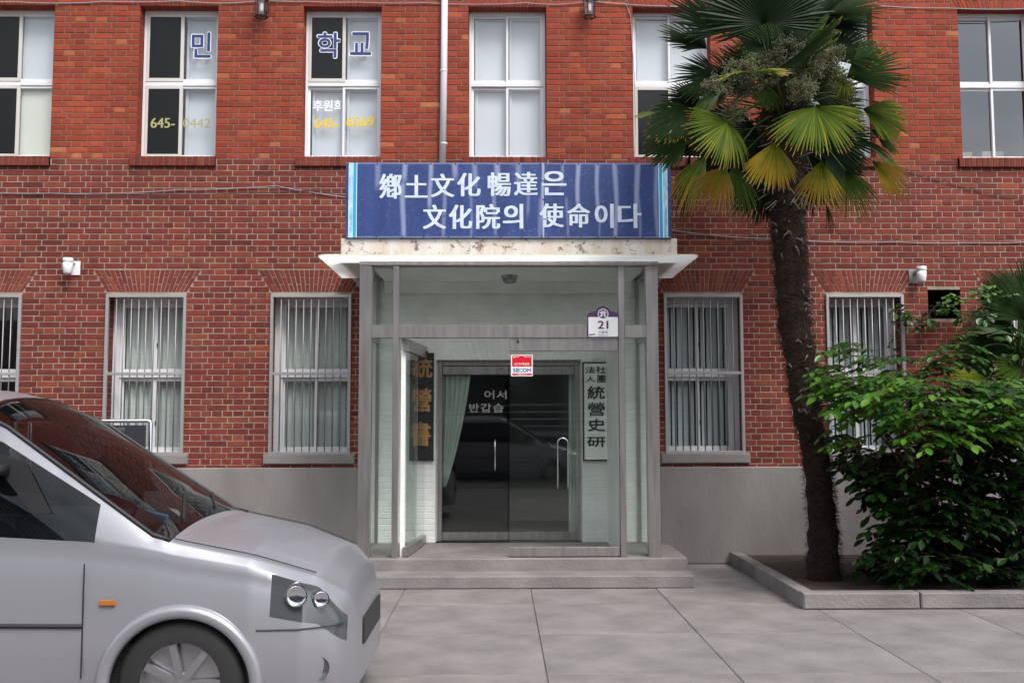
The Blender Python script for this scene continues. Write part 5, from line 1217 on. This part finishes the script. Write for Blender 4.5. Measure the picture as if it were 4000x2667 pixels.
# ------------------------------------------------------------------ silver van
M_silver = mat('silver_paint', (.36, .36, .39), .33, metal=.5); M_silver.node_tree.nodes['Principled BSDF'].inputs['Coat Weight'].default_value = .25
M_vglass = glass('van_glass', (.30, .33, .34), .03, ior=1.3); M_trim = mat('black_trim', (.018, .018, .02), .5); M_tyre = mat('tyre_rubber', (.02, .02, .02), .8)
M_rim = mat('alloy_rim', (.45, .45, .47), .3, metal=.9); M_lens = mat('headlamp_lens', (.16, .17, .18), .06, metal=.6); M_seat = mat('seat_cloth', (.10, .10, .11), .9)
def lerp_tab(tab, x):
    for (a, va), (b_, vb) in zip(tab, tab[1:]):
        if x <= b_: return va + (vb - va) * max(0, min(1, (x - a) / (b_ - a)))
    return tab[-1][1]
def van(loc, label, group):
    v = empty('parked_van', loc, label, 'van', group)
    up_ = lambda tab: [(x, z + .03 * max(0, z - .9) / .8) for x, z in tab]
    # local: x forward, y across, z up; nose at x = 0
    zr = [(-4.6, 1.0), (-4.55, 1.55), (-4.35, 1.69), (-3.3, 1.755), (-2.5, 1.76), (-2.15, 1.745), (-1.98, 1.705), (-1.85, 1.64), (-1.5, 1.42), (-1.15, 1.19), (-.93, 1.065), (-.88, 1.04), (-.5, .965), (-.18, .86), (-.05, .74), (0, .58)]
    rl = [(-4.6, 1.0), (-4.55, 1.5), (-4.3, 1.63), (-2.2, 1.665), (-1.95, 1.61), (-1.80, 1.545), (-1.5, 1.345), (-1.0, 1.02), (-.88, .985), (-.5, .91), (-.18, .80), (-.05, .70), (0, .55)]
    zr = up_(zr); rl = up_(rl)
    wr = [(-4.6, .70), (-4.4, .68), (-2.0, .655), (-1.5, .70), (-.95, .78), (-.5, .76), (-.18, .66), (0, .45)]
    wb = [(-4.6, .78), (-4.3, .86), (-1.0, .865), (-.5, .85), (-.25, .79), (-.08, .66), (0, .48)]
    belt = [(-4.6, 1.06), (-2.0, 1.04), (-1.3, 1.0), (-1.0, .96), (-.88, .93), (-.5, .87), (-.18, .76), (0, .52)]
    xs_ = sorted({-4.6 + .025 * i for i in range(185)} | {-1.97, -.91})
    NBd = 16; NS_ = 7; NT = 9
    rings = []
    for x in xs_:
        zb = lerp_tab(belt, x); B = lerp_tab(wb, x); zq = max(lerp_tab(rl, x), zb + .002); wq = min(lerp_tab(wr, x), B); zt_ = lerp_tab(zr, x)
        rg_ = []
        for k in range(NBd):
            t = k / (NBd - 1); z = .22 + (zb - .22) * t; rg_.append((B * (.955 + .045 * math.sin(math.pi * min(1, t * 1.15))) - .012 * (t > .9), z))
        b0 = rg_[-1][0]
        for k in range(1, NS_ + 1): t = k / NS_; rg_.append((b0 + (wq - b0) * t + .025 * math.sin(math.pi * t) * (zq - zb), zb + (zq - zb) * t))
        for k in range(1, NT): 
            t = k / (NT - 1); rg_.append((wq * math.cos(t * math.pi / 2) if False else wq * (1 - t), zq + (zt_ - zq) * (1 - (1 - t) ** 2.4)))
        rings.append(rg_)
    m = len(rings[0]); parts = {k: MB() for k in ('body', 'windscreen', 'side_window-1', 'side_window1', 'window_pillar', 'headlight-1', 'headlight1')}
    AX = (-3.75, -.83); NW = .29
    def pt(i, k, s): x = xs_[i]; y, z = rings[i][k]; return (x, y * s, z)
    for s in (-1, 1):
        for i in range(len(xs_) - 1):
            xm = (xs_[i] + xs_[i + 1]) / 2
            for k in range(m - 1):
                zc_ = (rings[i][k][1] + rings[i + 1][k + 1][1]) / 2
                if k < NBd - 1 and any((xm - a) ** 2 + (zc_ - NW) ** 2 < .365 ** 2 for a in AX): continue
                tgt = 'body'
                if NBd - 1 <= k < NBd + NS_ - 2 and -4.3 < xm < -1.28:
                    tgt = 'side_window%d' % s
                    if abs(xm + 2.55) < .06 or abs(xm + 3.55) < .05 or (k == NBd - 1 and False): tgt = 'window_pillar'
                    rlz = lerp_tab(rl, xm)
                    if rlz - lerp_tab(belt, xm) < .17: tgt = 'body'
                if NBd - 6 <= k < NBd - 1 and -.40 < xm < -.06: tgt = 'headlight%d' % s
                if k >= NBd + NS_ - 1 and -1.97 < xm < -.91: tgt = 'windscreen'
                q = [pt(i, k, s), pt(i + 1, k, s), pt(i + 1, k + 1, s), pt(i, k + 1, s)]
                if s > 0: q = q[::-1]
                parts[tgt].poly(q)
        if s: pass
    # rear and nose caps
    for s in (-1, 1):
        for i in (0, len(xs_) - 1):
            for k in range(m - 1): parts['body'].poly([(xs_[i], rings[i][k][0] * s, rings[i][k][1]), (xs_[i], rings[i][k + 1][0] * s, rings[i][k + 1][1]), (xs_[i], 0, rings[i][k + 1][1]), (xs_[i], 0, rings[i][k][1])])
    import bmesh
    def weld(mb, name, mt):
        o = mb.build(name, mt, v, True); b = bmesh.new(); b.from_mesh(o.data); bmesh.ops.remove_doubles(b, verts=b.verts, dist=.0008); bmesh.ops.recalc_face_normals(b, faces=b.faces); b.to_mesh(o.data); b.free(); return o
    weld(parts['body'], 'body', M_silver); weld(parts['windscreen'], 'windscreen', M_vglass); [weld(parts['side_window%d' % s], 'side_window', M_vglass) for s in (-1, 1)]; [weld(parts['headlight%d' % s], 'headlight', M_lens) for s in (-1, 1)]; weld(parts['window_pillar'], 'window_pillar', M_trim)
    # windscreen surround, wipers
    su = MB()
    for s in (-1, 1): su.tube([(x, lerp_tab(wr, x) * s, lerp_tab(rl, x) + .006) for x in [-1.97 + 1.06 * k / 12 for k in range(13)]], .012, 6)
    su.tube([(-1.975, lerp_tab(wr, -1.97) * (1 - 2 * k / 8), lerp_tab(rl, -1.97) + (lerp_tab(zr, -1.97) - lerp_tab(rl, -1.97)) * (1 - abs(1 - 2 * (1 - abs(1 - 2 * k / 8) / 2)) ** 1 if False else 1 - abs(1 - 2 * k / 8) ** 2.4)) for k in range(9)], .008, 6)
    su.build('windscreen_seal', M_trim, v, True)
    wi = MB(); wi.tube([(-.95, -.45, 1.075), (-1.1, .05, 1.185)], .007, 5); wi.tube([(-.95, .15, 1.09), (-1.1, .6, 1.14)], .007, 5); wi.build('wiper', M_trim, v)
    MB().box(-1.45, -.95, -.62, .62, .86, .95).build('dashboard', M_trim, v)
    sw = MB(); sw.tube([(-1.55 + .10 * math.cos(R(30 * k)) * .5, .36 + .18 * math.sin(R(30 * k)), 1.08 + .16 * math.cos(R(30 * k))) for k in range(13)], .012, 6); sw.build('steering_wheel', M_trim, v, True)
    for sy in (-.36, .36):
        st = MB(); st.bbox(-2.45, -2.33, sy - .22, sy + .22, .6, 1.22, .03); st.bbox(-2.43, -2.34, sy - .12, sy + .12, 1.26, 1.44, .03); st.bbox(-2.45, -1.95, sy - .22, sy + .22, .5, .68, .03); st.build('seat', M_seat, v)
    mi = MB(); mi.lathe([(0, -.09), (.05, -.085), (.075, -.04), (.08, .03), (.06, .08), (0, .09)], (-1.80, -.93, 1.40), 14); mi.poly([(-1.86, -.772, 1.14), (-1.50, -.79, 1.14), (-1.66, -.742, 1.39), (-1.86, -.725, 1.45)]); mi.box(-1.82, -1.74, -.9, -.74, 1.33, 1.38); mi.build('side_mirror', M_trim, v, True)
    mi = MB(); mi.lathe([(0, -.09), (.05, -.085), (.075, -.04), (.08, .03), (.06, .08), (0, .09)], (-1.80, .93, 1.40), 14); mi.poly([(-1.86, .772, 1.14), (-1.86, .725, 1.45), (-1.66, .742, 1.39), (-1.50, .79, 1.14)]); mi.box(-1.82, -1.74, .74, .9, 1.33, 1.38); mi.build('side_mirror', M_trim, v, True)
    MB().box(-4.3, -.5, -.78, .78, .24, .5).build('underbody', M_trim, v)
    for a in AX:
        for s in (-1, 1):
            w_ = MB(); w_.lathe([(.20, -.09), (.285, -.095), (.31, -.07), (.31, .07), (.285, .095), (.20, .09)], (0, 0, 0), 28, 'y'); wo_ = w_.build('wheel', M_tyre, v, True); wo_.location = (a, s * .74, .31)
            rm = MB(); rm.lathe([(.20, -s * -.085), (.19, s * .04), (.05, s * .05), (.04, s * .075), (0, s * .075)], (0, 0, 0), 28, 'y')
            for k in range(7): M = Matrix.Rotation(2 * math.pi * k / 7, 4, 'Y'); rm.box(.03, .195, s * .055, s * .08, -.018, .018, M)
            rm.build('rim', M_rim, wo_)
            at_ = MB(); at_.tube([(a + .375 * math.cos(R(t)), s * (lerp_tab(wb, a + .375 * math.cos(R(t))) * .985), NW + .375 * math.sin(R(t))) for t in range(-8, 189, 7)], .036, 8); at_.build('wheel_arch', M_silver, v, True)
            MB().box(a - .37, a + .37, s * .45, s * .62, .25, .68).build('arch_liner', M_trim, v)
    # nose details
    for s in (-1, 1):
        hs_ = MB(); hs_.tube([(x, s * lerp_tab(wr, x) * .97, lerp_tab(rl, x) + .016) for x in [-.90 + .07 * k for k in range(11)]], .0035, 4); hs_.build('bonnet_seam', M_trim, v)
        bs_ = MB(); bs_.tube([(x, s * (lerp_tab(wb, x) * 1.0 + .001), .56 + .03 * max(0, -x - .1)) for x in [-.46 + .04 * k for k in range(11)]], .0035, 4); bs_.build('bumper_seam', M_trim, v)
        MB().lathe([(0, .012), (.045, .010), (.055, 0)], (-.17, s * (lerp_tab(wb, -.17) - .012), .36), 18, 'y').build('fog_lamp', M_lens, v, True)
        MB().bbox(-1.22, -1.14, s * .869 - .004, s * .869 + .004, .70, .725, .002).build('side_lamp', mat('amber_lens', (.45, .14, .02), .2) if 'amber_lens' not in bpy.data.materials else bpy.data.materials['amber_lens'], v)
        for xx, rr_ in ((-.27, .052), (-.16, .040)): MB().lathe([(0, .010), (rr_ * .7, .008), (rr_, .0), (rr_ * 1.05, -.01)], (xx, s * (lerp_tab(wb, xx) - .004), (.58 + lerp_tab(belt, xx)) / 2 + .045), 18, 'y').build('lamp_bowl', M_chrome, v, True)
    MB().bbox(-.02, .012, -.36, .36, .40, .54, .005).build('grille', M_trim, v)
    for s in (-1, 1):
        ln = MB()
        for x in (-1.30, -2.55): ln.tube([(x, s * (lerp_tab(wb, x) + .001), z) for z in (.35, .9)], .004, 4)
        ln.tube([(-3.4, s * .868, .62), (-1.3, s * .868, .60)], .012, 5)
        ln.build('door_seam', M_trim, v)
    for s in (-1, 1): MB().tube([(-2.4, s * .872, .82), (-2.38, s * .895, .82), (-2.24, s * .895, .82), (-2.22, s * .872, .82)], .011, 6).build('door_handle', M_silver, v, True)
    return v
vanobj = van((-.74, -DIST + 5.86, 0), 'silver van with sloping windscreen parked side on at the left edge', 'parked vans')
def copy_tree(o, parent=None):
    c = o.copy(); col.objects.link(c); c.parent = parent
    for ch_ in [q for q in bpy.data.objects if q.parent == o]: copy_tree(ch_, c)
    return c
v2 = copy_tree(vanobj); v2.location = (2.2, -17.2, -.055); v2['label'] = 'silver van across the street, seen only reflected in the glass doors'
# ------------------------------------------------------------------ building across the street (seen in reflections)
ob = empty('street_building', (0, -22, 0), 'grey building across the street with banded balconies, seen only in reflections', 'building')
MB().box(-14, 16, -6, 0, 0, 7.2).build('wall', mat('grey_render', (.20, .20, .21), .85, var=.2, vscale=1), ob)
MB().box(-34, -16, -5, 0, 0, 5.0).build('side_wing', mat('pale_render', (.40, .39, .37), .85, var=.15, vscale=1), ob)
for fl in range(3):
    z = 1.1 + fl * 2.3
    MB().bbox(-14.1, 16.1, .0, .9, z, z + .14, .01).build('balcony', mat('balcony_concrete', (.42, .42, .42), .8), ob)
    rl_ = MB()
    for k in range(4): rl_.box(-14, 16, .84, .88, z + .3 + k * .22, z + .335 + k * .22)
    rl_.build('railing', M_white, ob)
    for k in range(9): MB().box(-13 + 3.3 * k, -11.2 + 3.3 * k, .0, .03, z + .25, z + 1.9).build('window', mat('dark_window', (.02, .02, .025), .1) if k == 0 and fl == 0 else bpy.data.materials['dark_window'], ob)
